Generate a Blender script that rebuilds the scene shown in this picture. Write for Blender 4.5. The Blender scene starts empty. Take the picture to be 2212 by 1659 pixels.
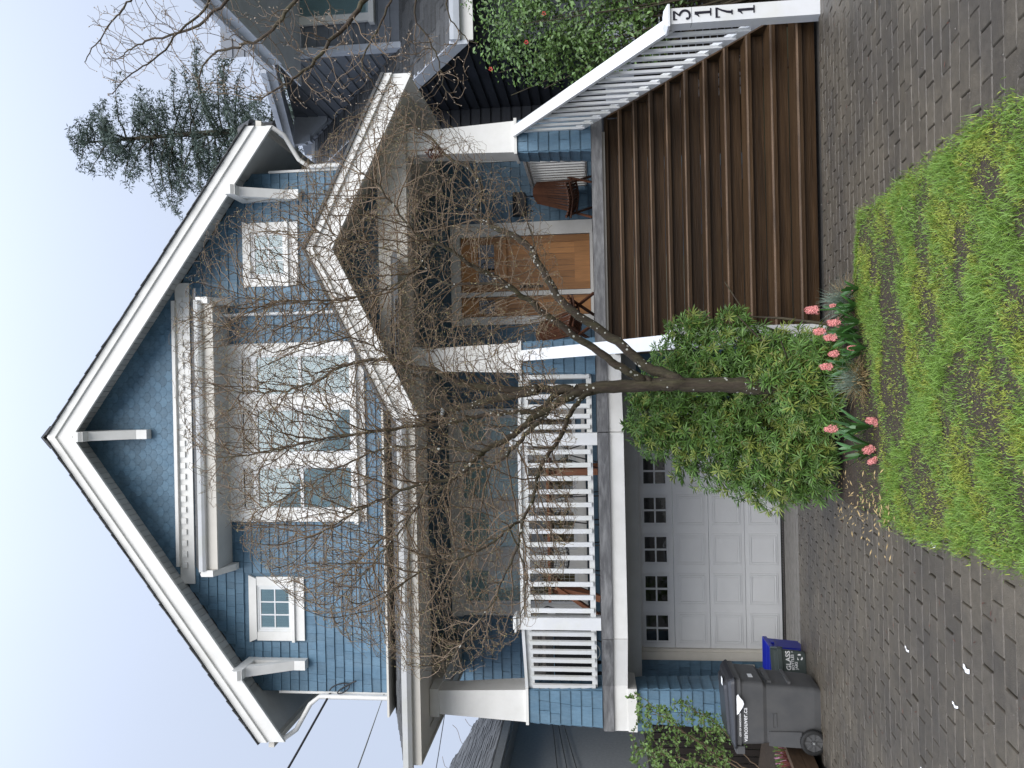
import bpy, bmesh, math, random
import numpy as np
from mathutils import Vector, Matrix

random.seed(7); rng = np.random.default_rng(11)
SC = bpy.context.scene
COL = SC.collection
EYE = 2.2

# ------------------------------------------------------------------ camera (the photograph was taken with the phone on its side)
PITCH, ROLL = math.radians(6.0), 0.021
cam_d = bpy.data.cameras.new('camera'); cam = bpy.data.objects.new('camera', cam_d); COL.objects.link(cam)
SC.camera = cam
cam_d.sensor_fit = 'HORIZONTAL'; cam_d.sensor_width = 36.0; cam_d.lens = 1665.0/2212.0*36.0
cam_d.clip_start = 0.05; cam_d.clip_end = 2000
_F = Vector((0, math.cos(PITCH), math.sin(PITCH))); _U = Vector((0, -math.sin(PITCH), math.cos(PITCH))); _R = Vector((1, 0, 0))
_ea = _R*math.cos(ROLL) - _U*math.sin(ROLL); _eb = _R*math.sin(ROLL) + _U*math.cos(ROLL)
_m = Matrix.Identity(4)
for i in range(3):
    _m[i][0] = -_eb[i]; _m[i][1] = _ea[i]; _m[i][2] = -_F[i]
_m[2][3] = EYE
cam.matrix_world = _m

# ------------------------------------------------------------------ sky: overcast dome (brighter overhead) over a little clear-sky blue
SUN_EL, SUN_AZ = math.radians(44), math.radians(163)      # behind the camera, a little to the right
w = bpy.data.worlds.new('World'); SC.world = w; w.use_nodes = True
nt = w.node_tree; nt.nodes.clear()
out = nt.nodes.new('ShaderNodeOutputWorld'); bg = nt.nodes.new('ShaderNodeBackground')
sky = nt.nodes.new('ShaderNodeTexSky'); sky.sky_type = 'NISHITA'; sky.sun_disc = False
sky.sun_elevation = SUN_EL; sky.sun_rotation = SUN_AZ; sky.dust_density = 4.0
tc = nt.nodes.new('ShaderNodeTexCoord'); sep = nt.nodes.new('ShaderNodeSeparateXYZ')
mr = nt.nodes.new('ShaderNodeMapRange'); mr.inputs[1].default_value = 0.0; mr.inputs[2].default_value = 1.0
mr.inputs[3].default_value = 4.25; mr.inputs[4].default_value = 21.0
nz = nt.nodes.new('ShaderNodeTexNoise'); nz.inputs['Scale'].default_value = 1.6; nz.inputs['Detail'].default_value = 3
nr = nt.nodes.new('ShaderNodeMapRange'); nr.inputs[3].default_value = 0.93; nr.inputs[4].default_value = 1.07
mu = nt.nodes.new('ShaderNodeMath'); mu.operation = 'MULTIPLY'
cv = nt.nodes.new('ShaderNodeMixRGB'); cv.blend_type = 'MULTIPLY'; cv.inputs[0].default_value = 1; cv.inputs[2].default_value = (0.90, 1.02, 1.27, 1)
mx = nt.nodes.new('ShaderNodeMixRGB'); mx.inputs[0].default_value = 0.97
L = nt.links.new
L(tc.outputs['Generated'], sep.inputs[0]); pw = nt.nodes.new('ShaderNodeMath'); pw.operation = 'POWER'; pw.inputs[1].default_value = 5.0; ab = nt.nodes.new('ShaderNodeMath'); ab.operation = 'MAXIMUM'; ab.inputs[1].default_value = 0.0
L(sep.outputs[2], ab.inputs[0]); L(ab.outputs[0], pw.inputs[0]); L(pw.outputs[0], mr.inputs[0]); L(tc.outputs['Generated'], nz.inputs['Vector'])
L(nz.outputs[0], nr.inputs[0]); L(mr.outputs[0], mu.inputs[0]); L(nr.outputs[0], mu.inputs[1])
L(mu.outputs[0], cv.inputs[1]); L(sky.outputs[0], mx.inputs[1]); L(cv.outputs[0], mx.inputs[2])
L(mx.outputs[0], bg.inputs[0]); bg.inputs[1].default_value = 0.067; L(bg.outputs[0], out.inputs[0])

sd = bpy.data.lights.new('sun', 'SUN'); sd.energy = 1.5; sd.angle = math.radians(60); sd.color = (1.0, 0.97, 0.93)
sun = bpy.data.objects.new('sun', sd); COL.objects.link(sun)
_d = Vector((math.sin(SUN_AZ)*math.cos(SUN_EL), math.cos(SUN_AZ)*math.cos(SUN_EL), math.sin(SUN_EL)))
sun.rotation_euler = _d.to_track_quat('Z', 'Y').to_euler(); sun.location = _d*40

vs = SC.view_settings; vs.view_transform = 'Standard'; vs.look = 'None'; vs.gamma = 1.0; vs.use_curve_mapping = False
vs.exposure = 1.28
SC.render.resolution_x, SC.render.resolution_y = 1024, 768
SC.cycles.max_bounces = 6; SC.cycles.transparent_max_bounces = 8
SC.cycles.use_denoising = True

# ------------------------------------------------------------------ materials
MATS = {}
def mat(name, col, rough=0.6, var=0.0, noise=0.0, nscale=8.0, bump=0.0, bscale=60.0, spec=0.4, stretch=(1,1,1), col2=None, n2=0.0, n2scale=2.0, metal=0.0, sheen=0, trans=0.0):
    """principled + object-space noise tint + per-piece tint + fine relief"""
    m = bpy.data.materials.new(name); m.use_nodes = True; t = m.node_tree; b = t.nodes['Principled BSDF']
    MATS[name] = m
    b.inputs['Roughness'].default_value = rough; b.inputs['Specular IOR Level'].default_value = spec; b.inputs['Metallic'].default_value = metal
    base = t.nodes.new('ShaderNodeRGB'); base.outputs[0].default_value = (*col, 1); cur = base.outputs[0]
    tcn = t.nodes.new('ShaderNodeNewGeometry'); mp = t.nodes.new('ShaderNodeMapping'); mp.inputs['Scale'].default_value = stretch
    t.links.new(tcn.outputs['Position'], mp.inputs[0])
    if col2 is not None:
        n = t.nodes.new('ShaderNodeTexNoise'); n.inputs['Scale'].default_value = n2scale; n.inputs['Detail'].default_value = 5; n.inputs['Roughness'].default_value = .65
        t.links.new(mp.outputs[0], n.inputs['Vector'])
        r = t.nodes.new('ShaderNodeMapRange'); r.inputs[1].default_value = .42; r.inputs[2].default_value = .62; r.inputs[4].default_value = n2
        t.links.new(n.outputs[0], r.inputs[0])
        x = t.nodes.new('ShaderNodeMixRGB'); x.inputs[2].default_value = (*col2, 1)
        t.links.new(r.outputs[0], x.inputs[0]); t.links.new(cur, x.inputs[1]); cur = x.outputs[0]
    fac = None
    if noise > 0:
        n = t.nodes.new('ShaderNodeTexNoise'); n.inputs['Scale'].default_value = nscale; n.inputs['Detail'].default_value = 6; n.inputs['Roughness'].default_value = .6
        t.links.new(mp.outputs[0], n.inputs['Vector'])
        r = t.nodes.new('ShaderNodeMapRange'); r.inputs[1].default_value = .25; r.inputs[2].default_value = .75
        r.inputs[3].default_value = 1-noise; r.inputs[4].default_value = 1+noise
        t.links.new(n.outputs[0], r.inputs[0]); fac = r.outputs[0]
    if var > 0:
        oi = t.nodes.new('ShaderNodeObjectInfo'); g = t.nodes.new('ShaderNodeNewGeometry')
        a = t.nodes.new('ShaderNodeMath'); t.links.new(oi.outputs['Random'], a.inputs[0]); t.links.new(g.outputs['Random Per Island'], a.inputs[1])
        fr = t.nodes.new('ShaderNodeMath'); fr.operation = 'FRACT'; t.links.new(a.outputs[0], fr.inputs[0])
        r = t.nodes.new('ShaderNodeMapRange'); r.inputs[3].default_value = 1-var; r.inputs[4].default_value = 1+var
        t.links.new(fr.outputs[0], r.inputs[0])
        if fac is None: fac = r.outputs[0]
        else:
            k = t.nodes.new('ShaderNodeMath'); k.operation = 'MULTIPLY'; t.links.new(fac, k.inputs[0]); t.links.new(r.outputs[0], k.inputs[1]); fac = k.outputs[0]
    if fac is not None:
        x = t.nodes.new('ShaderNodeVectorMath'); x.operation = 'SCALE'
        t.links.new(cur, x.inputs[0]); t.links.new(fac, x.inputs['Scale']); cur = x.outputs[0]
    t.links.new(cur, b.inputs['Base Color'])
    if bump > 0:
        n = t.nodes.new('ShaderNodeTexNoise'); n.inputs['Scale'].default_value = bscale; n.inputs['Detail'].default_value = 4
        t.links.new(mp.outputs[0], n.inputs['Vector'])
        bp = t.nodes.new('ShaderNodeBump'); bp.inputs['Strength'].default_value = bump; bp.inputs['Distance'].default_value = .01
        t.links.new(n.outputs[0], bp.inputs['Height']); t.links.new(bp.outputs[0], b.inputs['Normal'])
    if trans > 0:                                         # thin leaves let light through
        tr = t.nodes.new('ShaderNodeBsdfTranslucent'); t.links.new(cur, tr.inputs[0])
        ms = t.nodes.new('ShaderNodeMixShader'); ms.inputs[0].default_value = trans
        t.links.new(b.outputs[0], ms.inputs[1]); t.links.new(tr.outputs[0], ms.inputs[2]); t.links.new(ms.outputs[0], t.nodes['Material Output'].inputs[0])
    return m

mat('blue_shingle', (0.082, 0.158, 0.228), .55, var=.16, noise=.16, nscale=14, stretch=(3,3,.7), bump=.12, bscale=50, col2=(0.130,0.212,0.280), n2=.45, n2scale=1.6)
mat('white_paint', (0.76, 0.75, 0.72), .45, noise=.05, nscale=3, bump=.04, bscale=40, col2=(0.60,0.59,0.54), n2=.35, n2scale=1.7)
mat('rail_paint', (0.70, 0.71, 0.72), .38, noise=.04, nscale=5, bump=.03, bscale=60, col2=(0.62,0.62,0.52), n2=.35, n2scale=2.6)
mat('cream_trim', (0.60, 0.57, 0.51), .5, noise=.06, nscale=4, bump=.04)
mat('soffit_grey', (0.46, 0.47, 0.46), .6, var=.1, noise=.08, nscale=4)
mat('roof_shingle', (0.092, 0.094, 0.096), .85, var=.30, noise=.3, nscale=40, bump=.5, bscale=160)
mat('fascia_grey', (0.115, 0.115, 0.118), .55, noise=.35, nscale=9, stretch=(.6,1,3), bump=.2, bscale=40, col2=(0.24,0.24,0.24), n2=.7, n2scale=5)
mat('stair_wood', (0.034, 0.0185, 0.0082), .42, var=.25, noise=.45, nscale=5, stretch=(.35,6,9), bump=.35, bscale=14, col2=(0.070,0.040,0.019), n2=.5, n2scale=2.2, spec=.2)
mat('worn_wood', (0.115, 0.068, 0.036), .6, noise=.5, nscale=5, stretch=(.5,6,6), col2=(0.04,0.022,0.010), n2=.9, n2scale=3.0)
mat('joint_sand', (0.040, 0.036, 0.031), .9, noise=.3, nscale=20)
mat('asphalt', (0.055,0.055,0.056), .85, noise=.2, nscale=30)
mat('door_wood', (0.40, 0.185, 0.062), .42, var=.36, noise=.22, nscale=7, stretch=(7,7,.5), bump=.08, bscale=16)
mat('chair_wood', (0.105, 0.042, 0.022), .5, var=.25, noise=.25, nscale=12, bump=.1)
mat('table_wood', (0.20, 0.075, 0.034), .5, var=.15, noise=.2, nscale=8, stretch=(4,4,.6))
mat('garage_white', (0.64, 0.65, 0.66), .5, noise=.03, nscale=4, bump=.05, bscale=120)
mat('black_metal', (0.014, 0.014, 0.016), .45, noise=.2, nscale=20)
mat('dark_metal', (0.045, 0.043, 0.042), .45, metal=.3)
mat('concrete', (0.20, 0.19, 0.175), .8, noise=.2, nscale=12, bump=.3, bscale=90)
mat('paver', (0.090, 0.075, 0.055), .40, var=.14, noise=.30, nscale=26, bump=.55, bscale=150, col2=(0.042,0.037,0.033), n2=.6, n2scale=1.3, spec=.45)
mat('soil', (0.042, 0.030, 0.021), .9, noise=.5, nscale=30, bump=1.0, bscale=70)
mat('ground_soil', (0.05, 0.055, 0.03), .95, noise=.4, nscale=4)
mat('bark', (0.062, 0.046, 0.034), .85, noise=.4, nscale=18, stretch=(3,3,.6), bump=.9, bscale=35, col2=(0.085,0.080,0.040), n2=.7, n2scale=4)
mat('twig', (0.170, 0.120, 0.076), .8, noise=.3, nscale=6)
mat('bud', (0.33, 0.28, 0.13), .7, var=.3)
mat('pale_bud', (0.42, 0.34, 0.26), .7, var=.25)
mat('lichen', (0.50, 0.51, 0.46), .9, var=.15)
mat('green_leaf', (0.105, 0.200, 0.042), .42, var=.40, spec=.4, trans=.22)
mat('yellow_leaf', (0.21, 0.26, 0.055), .45, var=.30, trans=.22)
mat('dark_leaf', (0.098, 0.172, 0.044), .36, var=.42, spec=.45, trans=.15)
mat('shrub_leaf', (0.125, 0.205, 0.050), .45, var=.35, trans=.25)
mat('conifer_leaf', (0.075, 0.105, 0.085), .7, var=.35, trans=.1)
mat('grass', (0.175, 0.290, 0.050), .5, var=.40, trans=.25)
mat('moss', (0.260, 0.310, 0.050), .7, var=.35, trans=.2)
mat('blue_grass', (0.17, 0.22, 0.17), .6, var=.3, trans=.15)
mat('straw', (0.36, 0.26, 0.12), .7, var=.3, trans=.15)
mat('pink_petal', (0.85, 0.36, 0.34), .6, var=.20, trans=.25)
mat('strap_leaf', (0.045, 0.125, 0.028), .35, var=.3, spec=.5, trans=.1)
mat('red_petal', (0.62, 0.06, 0.06), .5, var=.2)
mat('heather_red', (0.10, 0.025, 0.02), .8, var=.4)
mat('heather_pink', (0.50, 0.25, 0.36), .7, var=.3)
mat('bin_grey', (0.084, 0.085, 0.087), .50, noise=.15, nscale=6, bump=.05, bscale=200, col2=(0.085,0.083,0.08), n2=.5, n2scale=3)
mat('bin_lid', (0.022, 0.022, 0.025), .35, noise=.15, nscale=8)
mat('tyre', (0.018, 0.018, 0.018), .75)
mat('blue_plastic', (0.014, 0.024, 0.30), .35, noise=.1, nscale=8)
mat('green_grey_plastic', (0.055, 0.070, 0.066), .45, noise=.12, nscale=8)
mat('print_white', (0.80, 0.80, 0.80), .6)
mat('number_black', (0.012, 0.011, 0.02), .4)
mat('stucco_grey', (0.50, 0.51, 0.51), .9, noise=.12, nscale=20, bump=.8, bscale=120)
mat('charcoal_shingle', (0.030, 0.034, 0.044), .6, var=.2, noise=.2, nscale=12)
mat('slate_siding', (0.165, 0.180, 0.205), .6, var=.12, noise=.1, nscale=10)
mat('pale_fascia', (0.52, 0.55, 0.60), .5, noise=.1, nscale=6)
mat('fence_wood', (0.014, 0.010, 0.008), .8, var=.3, noise=.3, nscale=10)
mat('planter_wood', (0.085, 0.052, 0.030), .7, var=.2, noise=.4, nscale=8, stretch=(1,1,4))
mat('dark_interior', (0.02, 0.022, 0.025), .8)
mat('curtain', (0.44, 0.52, 0.55), .8, noise=.12, nscale=12, stretch=(6,1,.2))
mat('pale_blind', (0.74, 0.82, 0.84), .8)
mat('warm_interior', (0.20, 0.12, 0.06), .8, noise=.3, nscale=2)
mat('grill_cover', (0.10, 0.092, 0.085), .7, noise=.1, nscale=10)
mat('litter', (0.85, 0.85, 0.86), .6)
mat('wire', (0.03, 0.03, 0.032), .6)
mat('cable_pale', (0.30, 0.31, 0.30), .6)
mat('dead_leaf', (0.10, 0.042, 0.026), .7, var=.4)
mat('pebble', (0.13, 0.12, 0.105), .8, var=.4)

def glass(name, tint, refl):
    m = bpy.data.materials.new(name); m.use_nodes = True; t = m.node_tree; MATS[name] = m
    t.nodes.remove(t.nodes['Principled BSDF'])
    tr = t.nodes.new('ShaderNodeBsdfTransparent'); tr.inputs[0].default_value = (*tint, 1)
    gl = t.nodes.new('ShaderNodeBsdfGlossy'); gl.inputs['Roughness'].default_value = .02
    fr = t.nodes.new('ShaderNodeFresnel'); fr.inputs[0].default_value = 1.5
    ad = t.nodes.new('ShaderNodeMath'); ad.inputs[1].default_value = refl; t.links.new(fr.outputs[0], ad.inputs[0])
    mxs = t.nodes.new('ShaderNodeMixShader'); t.links.new(ad.outputs[0], mxs.inputs[0]); t.links.new(tr.outputs[0], mxs.inputs[1]); t.links.new(gl.outputs[0], mxs.inputs[2])
    t.links.new(mxs.outputs[0], t.nodes['Material Output'].inputs[0])
glass('glass', (.86, .93, .93), .02)
glass('sky_glass', (.80, .88, .90), .025)
glass('dark_glass', (.40, .45, .47), .02)

# white spots of lichen on the trunk of the front tree
def spotted_bark():
    m = mat('spotted_bark', (0.050, 0.037, 0.026), .85, noise=.45, nscale=14, stretch=(4,4,.5), bump=1.0, bscale=30, col2=(0.062,0.058,0.028), n2=.7, n2scale=3)
    t = m.node_tree; b = t.nodes['Principled BSDF']; src = b.inputs['Base Color'].links[0].from_socket
    g = t.nodes.new('ShaderNodeNewGeometry'); v = t.nodes.new('ShaderNodeTexVoronoi'); v.inputs['Scale'].default_value = 26; v.inputs['Randomness'].default_value = 1
    n = t.nodes.new('ShaderNodeTexNoise'); n.inputs['Scale'].default_value = 6
    t.links.new(g.outputs['Position'], v.inputs['Vector']); t.links.new(g.outputs['Position'], n.inputs['Vector'])
    th = t.nodes.new('ShaderNodeMapRange'); th.inputs[1].default_value = .40; th.inputs[2].default_value = .62; th.inputs[3].default_value = .0; th.inputs[4].default_value = .30
    t.links.new(n.outputs[0], th.inputs[0])
    lt = t.nodes.new('ShaderNodeMath'); lt.operation = 'LESS_THAN'; t.links.new(v.outputs['Distance'], lt.inputs[0]); t.links.new(th.outputs[0], lt.inputs[1])
    x = t.nodes.new('ShaderNodeMixRGB'); x.inputs[2].default_value = (.48,.48,.43,1); t.links.new(lt.outputs[0], x.inputs[0]); t.links.new(src, x.inputs[1]); t.links.new(x.outputs[0], b.inputs['Base Color'])
spotted_bark()

# ------------------------------------------------------------------ helpers
def wloc(o):
    v = Vector((0,0,0))
    while o is not None:
        v += o.location; o = o.parent
    return v
def tag(o, label=None, cat=None, group=None, kind=None):
    if label: o['label'] = label
    if cat: o['category'] = cat
    if group: o['group'] = group
    if kind: o['kind'] = kind
    return o
def thing(name, label, cat, loc=(0,0,0), group=None):
    o = bpy.data.objects.new(name, None); o.location = loc; o.empty_display_size = .1; COL.objects.link(o)
    return tag(o, label, cat, group)
def link(name, me, parent=None, loc=None, rot=None):
    """link a mesh that is in its own local frame at world position loc"""
    o = bpy.data.objects.new(name, me); COL.objects.link(o)
    p = Vector(loc) if loc is not None else Vector((0,0,0))
    if parent is not None:
        o.parent = parent; p = p - wloc(parent)
    o.location = p
    if rot is not None: o.rotation_euler = rot
    return o
def mesh(name, V, Fc, m, smooth=False):
    me = bpy.data.meshes.new(name); me.from_pydata([tuple(v) for v in V], [], [tuple(f) for f in Fc])
    me.materials.append(MATS[m])
    if smooth: me.polygons.foreach_set('use_smooth', [True]*len(me.polygons))
    me.update(); return me
def np_mesh(name, V, Fc, m, smooth=False):
    """V (n,3) array, Fc (k,3) or (k,4) array"""
    me = bpy.data.meshes.new(name); n, k = len(V), len(Fc); s = Fc.shape[1]
    me.vertices.add(n); me.vertices.foreach_set('co', np.asarray(V, np.float32).ravel())
    me.loops.add(k*s); me.loops.foreach_set('vertex_index', np.asarray(Fc, np.int32).ravel())
    me.polygons.add(k); me.polygons.foreach_set('loop_start', np.arange(0, k*s, s, dtype=np.int32)); me.polygons.foreach_set('loop_total', np.full(k, s, np.int32))
    if smooth: me.polygons.foreach_set('use_smooth', np.ones(k, bool))
    me.materials.append(MATS[m]); me.update(calc_edges=True); me.validate(); return me

class MB:
    """collects boxes, boards, tubes and lofts in world coordinates, builds ONE mesh object"""
    def __init__(s): s.V = []; s.F = []; s.S = []
    def add(s, V, Fc, smooth=False):
        b = len(s.V); s.V += [Vector(v) for v in V]; s.F += [tuple(i+b for i in f) for f in Fc]; s.S += [smooth]*len(Fc); return s
    def box(s, x0, x1, y0, y1, z0, z1):
        return s.add([(x0,y0,z0),(x1,y0,z0),(x1,y1,z0),(x0,y1,z0),(x0,y0,z1),(x1,y0,z1),(x1,y1,z1),(x0,y1,z1)],
                     [(0,3,2,1),(4,5,6,7),(0,1,5,4),(1,2,6,5),(2,3,7,6),(3,0,4,7)])
    def prism_y(s, poly, y0, y1):
        """poly of (x,z), counter-clockwise seen from the camera (-Y)"""
        n = len(poly); V = [(x,y0,z) for x,z in poly]+[(x,y1,z) for x,z in poly]
        return s.add(V, [tuple(range(n)), tuple(range(2*n-1,n-1,-1))]+[(i, i+n, (i+1)%n+n, (i+1)%n) for i in range(n)])
    def prism_x(s, poly, x0, x1):
        """poly of (y,z)"""
        n = len(poly); V = [(x0,y,z) for y,z in poly]+[(x1,y,z) for y,z in poly]
        return s.add(V, [tuple(range(n-1,-1,-1)), tuple(range(n,2*n))]+[((i+1)%n, (i+1)%n+n, i+n, i) for i in range(n)])
    def prism_z(s, poly, z0, z1):
        n = len(poly); V = [(x,y,z0) for x,y in poly]+[(x,y,z1) for x,y in poly]
        return s.add(V, [tuple(range(n-1,-1,-1)), tuple(range(n,2*n))]+[(i, (i+1)%n, (i+1)%n+n, i+n) for i in range(n)])
    def board(s, a, b, w, h, up=(0,0,1)):
        """box from a to b, w across, h along up"""
        a, b = Vector(a), Vector(b); d = (b-a).normalized(); u = Vector(up); r = d.cross(u).normalized(); u = r.cross(d).normalized()
        V = []
        for p in (a, b):
            for sx, sz in ((-1,-1),(1,-1),(1,1),(-1,1)): V.append(p + r*(sx*w/2) + u*(sz*h/2))
        return s.add(V, [(0,1,2,3),(7,6,5,4),(0,4,5,1),(1,5,6,2),(2,6,7,3),(3,7,4,0)])
    def tube(s, pts, rad, n=8, cap=True, smooth=True):
        P = [Vector(p) for p in pts]; R = rad if isinstance(rad, (list, tuple)) else [rad]*len(P)
        V = []; u = None
        for i, p in enumerate(P):
            d = (P[min(i+1,len(P)-1)] - P[max(i-1,0)]).normalized()
            if u is None: u = d.orthogonal().normalized()
            u = (u - d*u.dot(d)); u = u.normalized() if u.length > 1e-6 else d.orthogonal().normalized()
            v = d.cross(u)
            for k in range(n):
                a = 2*math.pi*k/n; V.append(p + (u*math.cos(a)+v*math.sin(a))*R[i])
        Fc = [(i*n+k, i*n+(k+1)%n, (i+1)*n+(k+1)%n, (i+1)*n+k) for i in range(len(P)-1) for k in range(n)]
        s.add(V, Fc, smooth)
        if cap: 
            s.add([V[k] for k in range(n)], [tuple(range(n-1,-1,-1))]); s.add([V[-n+k] for k in range(n)], [tuple(range(n))])
        return s
    def cyl(s, a, b, r, n=16, r2=None): return s.tube([a, b], [r, r if r2 is None else r2], n, True, True)
    def loft(s, rings, cap0=True, cap1=True, smooth=False):
        n = len(rings[0]); V = [v for r in rings for v in r]
        Fc = [(i*n+k, i*n+(k+1)%n, (i+1)*n+(k+1)%n, (i+1)*n+k) for i in range(len(rings)-1) for k in range(n)]
        s.add(V, Fc, smooth)
        if cap0: s.add(rings[0], [tuple(range(n-1,-1,-1))])
        if cap1: s.add(rings[-1], [tuple(range(n))])
        return s
    def build(s, name, m, parent=None, origin=None):
        off = Vector(origin) if origin is not None else (wloc(parent) if parent is not None else Vector((0,0,0)))
        me = mesh(name, [v-off for v in s.V], s.F, m)
        me.polygons.foreach_set('use_smooth', s.S); me.update()
        return link(name, me, parent, off)
def part(name, m, parent, *boxes):
    b = MB()
    for x in boxes: b.box(*x)
    return b.build(name, m, parent)
def rrect(x0, x1, y0, y1, z, r, n=4):
    out = []
    for cx, cy, a0 in ((x1-r,y0+r,-90),(x1-r,y1-r,0),(x0+r,y1-r,90),(x0+r,y0+r,180)):
        for k in range(n+1):
            a = math.radians(a0+90*k/n); out.append((cx+r*math.cos(a), cy+r*math.sin(a), z))
    return out
def text_part(name, body, size, m, parent, loc, rot, extrude=.0008, align='CENTER', bold=0):
    cu = bpy.data.curves.new(name, 'FONT'); cu.body = body; cu.size = size; cu.extrude = extrude; cu.align_x = align; cu.offset = bold; cu.resolution_u = 3
    o = bpy.data.objects.new(name+'_c', cu); COL.objects.link(o)
    bpy.context.view_layer.update()
    me = bpy.data.meshes.new_from_object(o.evaluated_get(bpy.context.evaluated_depsgraph_get()))
    bpy.data.objects.remove(o); me.materials.clear(); me.materials.append(MATS[m])
    return link(name, me, parent, loc, rot)
def gz(y):
    """height of the sloping front ground: falls towards the garage, steeper just before its apron"""
    if y < -3: return 1.115
    if y < 9.5: return .8-.105*y
    if y < 10.4: return -.1975-(y-9.5)/.9*.3025
    if y < 11.7: return -.50-(y-10.4)*.025
    return -.533
def struct(o): o['kind'] = 'structure'; return o
# ------------------------------------------------------------------ the setting: ground, paving, lawn bed
def build_ground():
    ys = [-40,-3,0,2,4,6,8,9.5,10.4,11.0,11.4,11.7,13,20,60,400]
    V = []; Fc = []
    for y in ys:
        for x in (-300, 300): V.append((x, y, gz(y)-.10))
    for i in range(len(ys)-1): Fc.append((2*i, 2*i+1, 2*i+3, 2*i+2))
    struct(link('ground', mesh('ground', V, Fc, 'ground_soil')))
build_ground()
struct(part('sidewalk', 'concrete', None, (-40,40,-2.2,.9,.62,.80)))
struct(part('road', 'asphalt', None, (-60,60,-12,-2.25,.5,.74)))

LAWN = [(-1.03,6.26),(-.97,5.6),(-.91,4.67),(-.78,3.39),(-.72,2.0),(1.08,2.0),(1.10,3.3),(1.14,4.53),(1.18,5.99),(.73,6.18),(.56,6.9),(.45,7.42),(-1.0,7.42)]
def inside(p, poly):
    x, y = p; c = False; j = len(poly)-1
    for i in range(len(poly)):
        xi, yi = poly[i]; xj, yj = poly[j]
        if (yi > y) != (yj > y) and x < (xj-xi)*(y-yi)/(yj-yi)+xi: c = not c
        j = i
    return c
def inside_np(x, y, poly):
    c = np.zeros(len(x), bool); j = len(poly)-1
    for i in range(len(poly)):
        xi, yi = poly[i]; xj, yj = poly[j]
        c ^= ((yi > y) != (yj > y)) & (x < (xj-xi)*(y-yi)/((yj-yi) or 1e-9)+xi); j = i
    return c
def fbm(x, y, s=0.):
    return (math.sin(2.3*x+1.7*y+s)+math.sin(5.1*x-3.9*y+2*s+1)+.6*math.sin(9.7*x+8.3*y+s*3)+.5*math.sin(-15.1*x+13.7*y+s))/3.1
def lawn_h(x, y):
    return gz(y) + .018 + .010*fbm(x*1.3, y*1.3, 2.) + .03*max(0, 1-abs(y-6.6)/.9)

# paving: concrete stones laid in rows across the view; the nearest 300 singly, the rest as one
def build_paving():
    drive = struct(part('driveway', 'joint_sand', None, (-4.1,-.6,1.0,1.2,.5,.52)))
    # bedding under the stones, following the slope
    bm_V = []; bm_F = []
    ys = [1.0,4,7,9.5,10.4]
    for y in ys: bm_V += [(-9.0,y,gz(y)-.020),(6.5,y,gz(y)-.020)]
    for i in range(len(ys)-1): bm_F.append((2*i,2*i+1,2*i+3,2*i+2))
    me = mesh('driveway', bm_V, bm_F, 'joint_sand'); old = drive.data; drive.data = me; bpy.data.meshes.remove(old)
    walk = struct(link('front_path', mesh('front_path', [(.60,1.0,gz(1)-.022),(6.3,1.0,gz(1)-.022),(6.3,7.9,gz(7.9)-.022),(.60,7.9,gz(7.9)-.022)], [(0,1,2,3)], 'joint_sand')))
    D, Lp, gap = .128, .235, .0025
    pieces = []
    r = 0; y = 2.2
    while y < 10.3:
        off = (Lp/2 if r % 2 else 0) + random.uniform(-.02,.02)
        x = -6.3 + off
        while x < 4.6:
            cx, cy = x+Lp/2, y+D/2
            onwalk = cx > .40 and cy < 7.72
            ok = not inside((cx+(-.16 if cx < 0 else .16), cy+.0), LAWN) and not (-.62 < cx < .5 and cy < 7.45) and not (cy > 7.62 and cx > .40)
            if cx < -3.86 - .02*(8-cy) and cy > 7.6: ok = False
            if 2.52 < cx < 3.3 and 5.45 < cy < 5.45+ .55*(cx-2.4): ok = False
            if cy > 7.62 and cx > -.95: ok = False
            if ok and abs(cx) < .70*cy+1.2: pieces.append((cx, cy, onwalk))
            x += Lp
        y += D; r += 1
    pieces.sort(key=lambda p: p[1])
    def stone_mesh(l):
        b = MB(); hx, hy = l/2-gap/2, D/2-gap/2; c = .004
        b.loft([rrect(-hx,hx,-hy,hy,-.05,.004,1), rrect(-hx,hx,-hy,hy,-.006,.004,1), rrect(-hx+c,hx-c,-hy+c,hy-c,0,.004,1)], cap0=False)
        return b
    var = [stone_mesh(Lp*f) for f in (.993,.984,.972)]
    vm = [mesh('paving_stone', [v for v in b.V], b.F, 'paver') for b in var]
    slope_at = lambda y: math.atan((gz(y+.05)-gz(y-.05))/.1)
    vis = [p for p in pieces if p[1] > 3.15]
    near = vis[:300]; far = [p for p in vis[300:]] + [p for p in pieces if p[1] <= 3.15]
    for cx, cy, wk in near:
        link('paving_stone', random.choice(vm), walk if wk else drive, (cx, cy, gz(cy)+random.uniform(-.0018,.0018)),
             (slope_at(cy)+random.gauss(0,.006), random.gauss(0,.008), random.gauss(0,.006)))
    for grp, par in (([p for p in far if not p[2]], drive), ([p for p in far if p[2]], walk)):
        V = []; Fc = []
        for cx, cy, wk in grp:
            b = random.choice(var); M = Matrix.Translation((cx, cy, gz(cy)+random.uniform(-.0018,.0018))) @ Matrix.Rotation(random.gauss(0,.006),4,'Z') @ Matrix.Rotation(slope_at(cy)+random.gauss(0,.006),4,'X') @ Matrix.Rotation(random.gauss(0,.008),4,'Y')
            k = len(V); V += [M @ v for v in b.V]; Fc += [tuple(i+k for i in f) for f in b.F]
        tag(link('paving_field', mesh('paving_field', V, Fc, 'paver'), par), kind='stuff')
    return drive, walk
DRIVE, WALK = build_paving()

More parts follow.
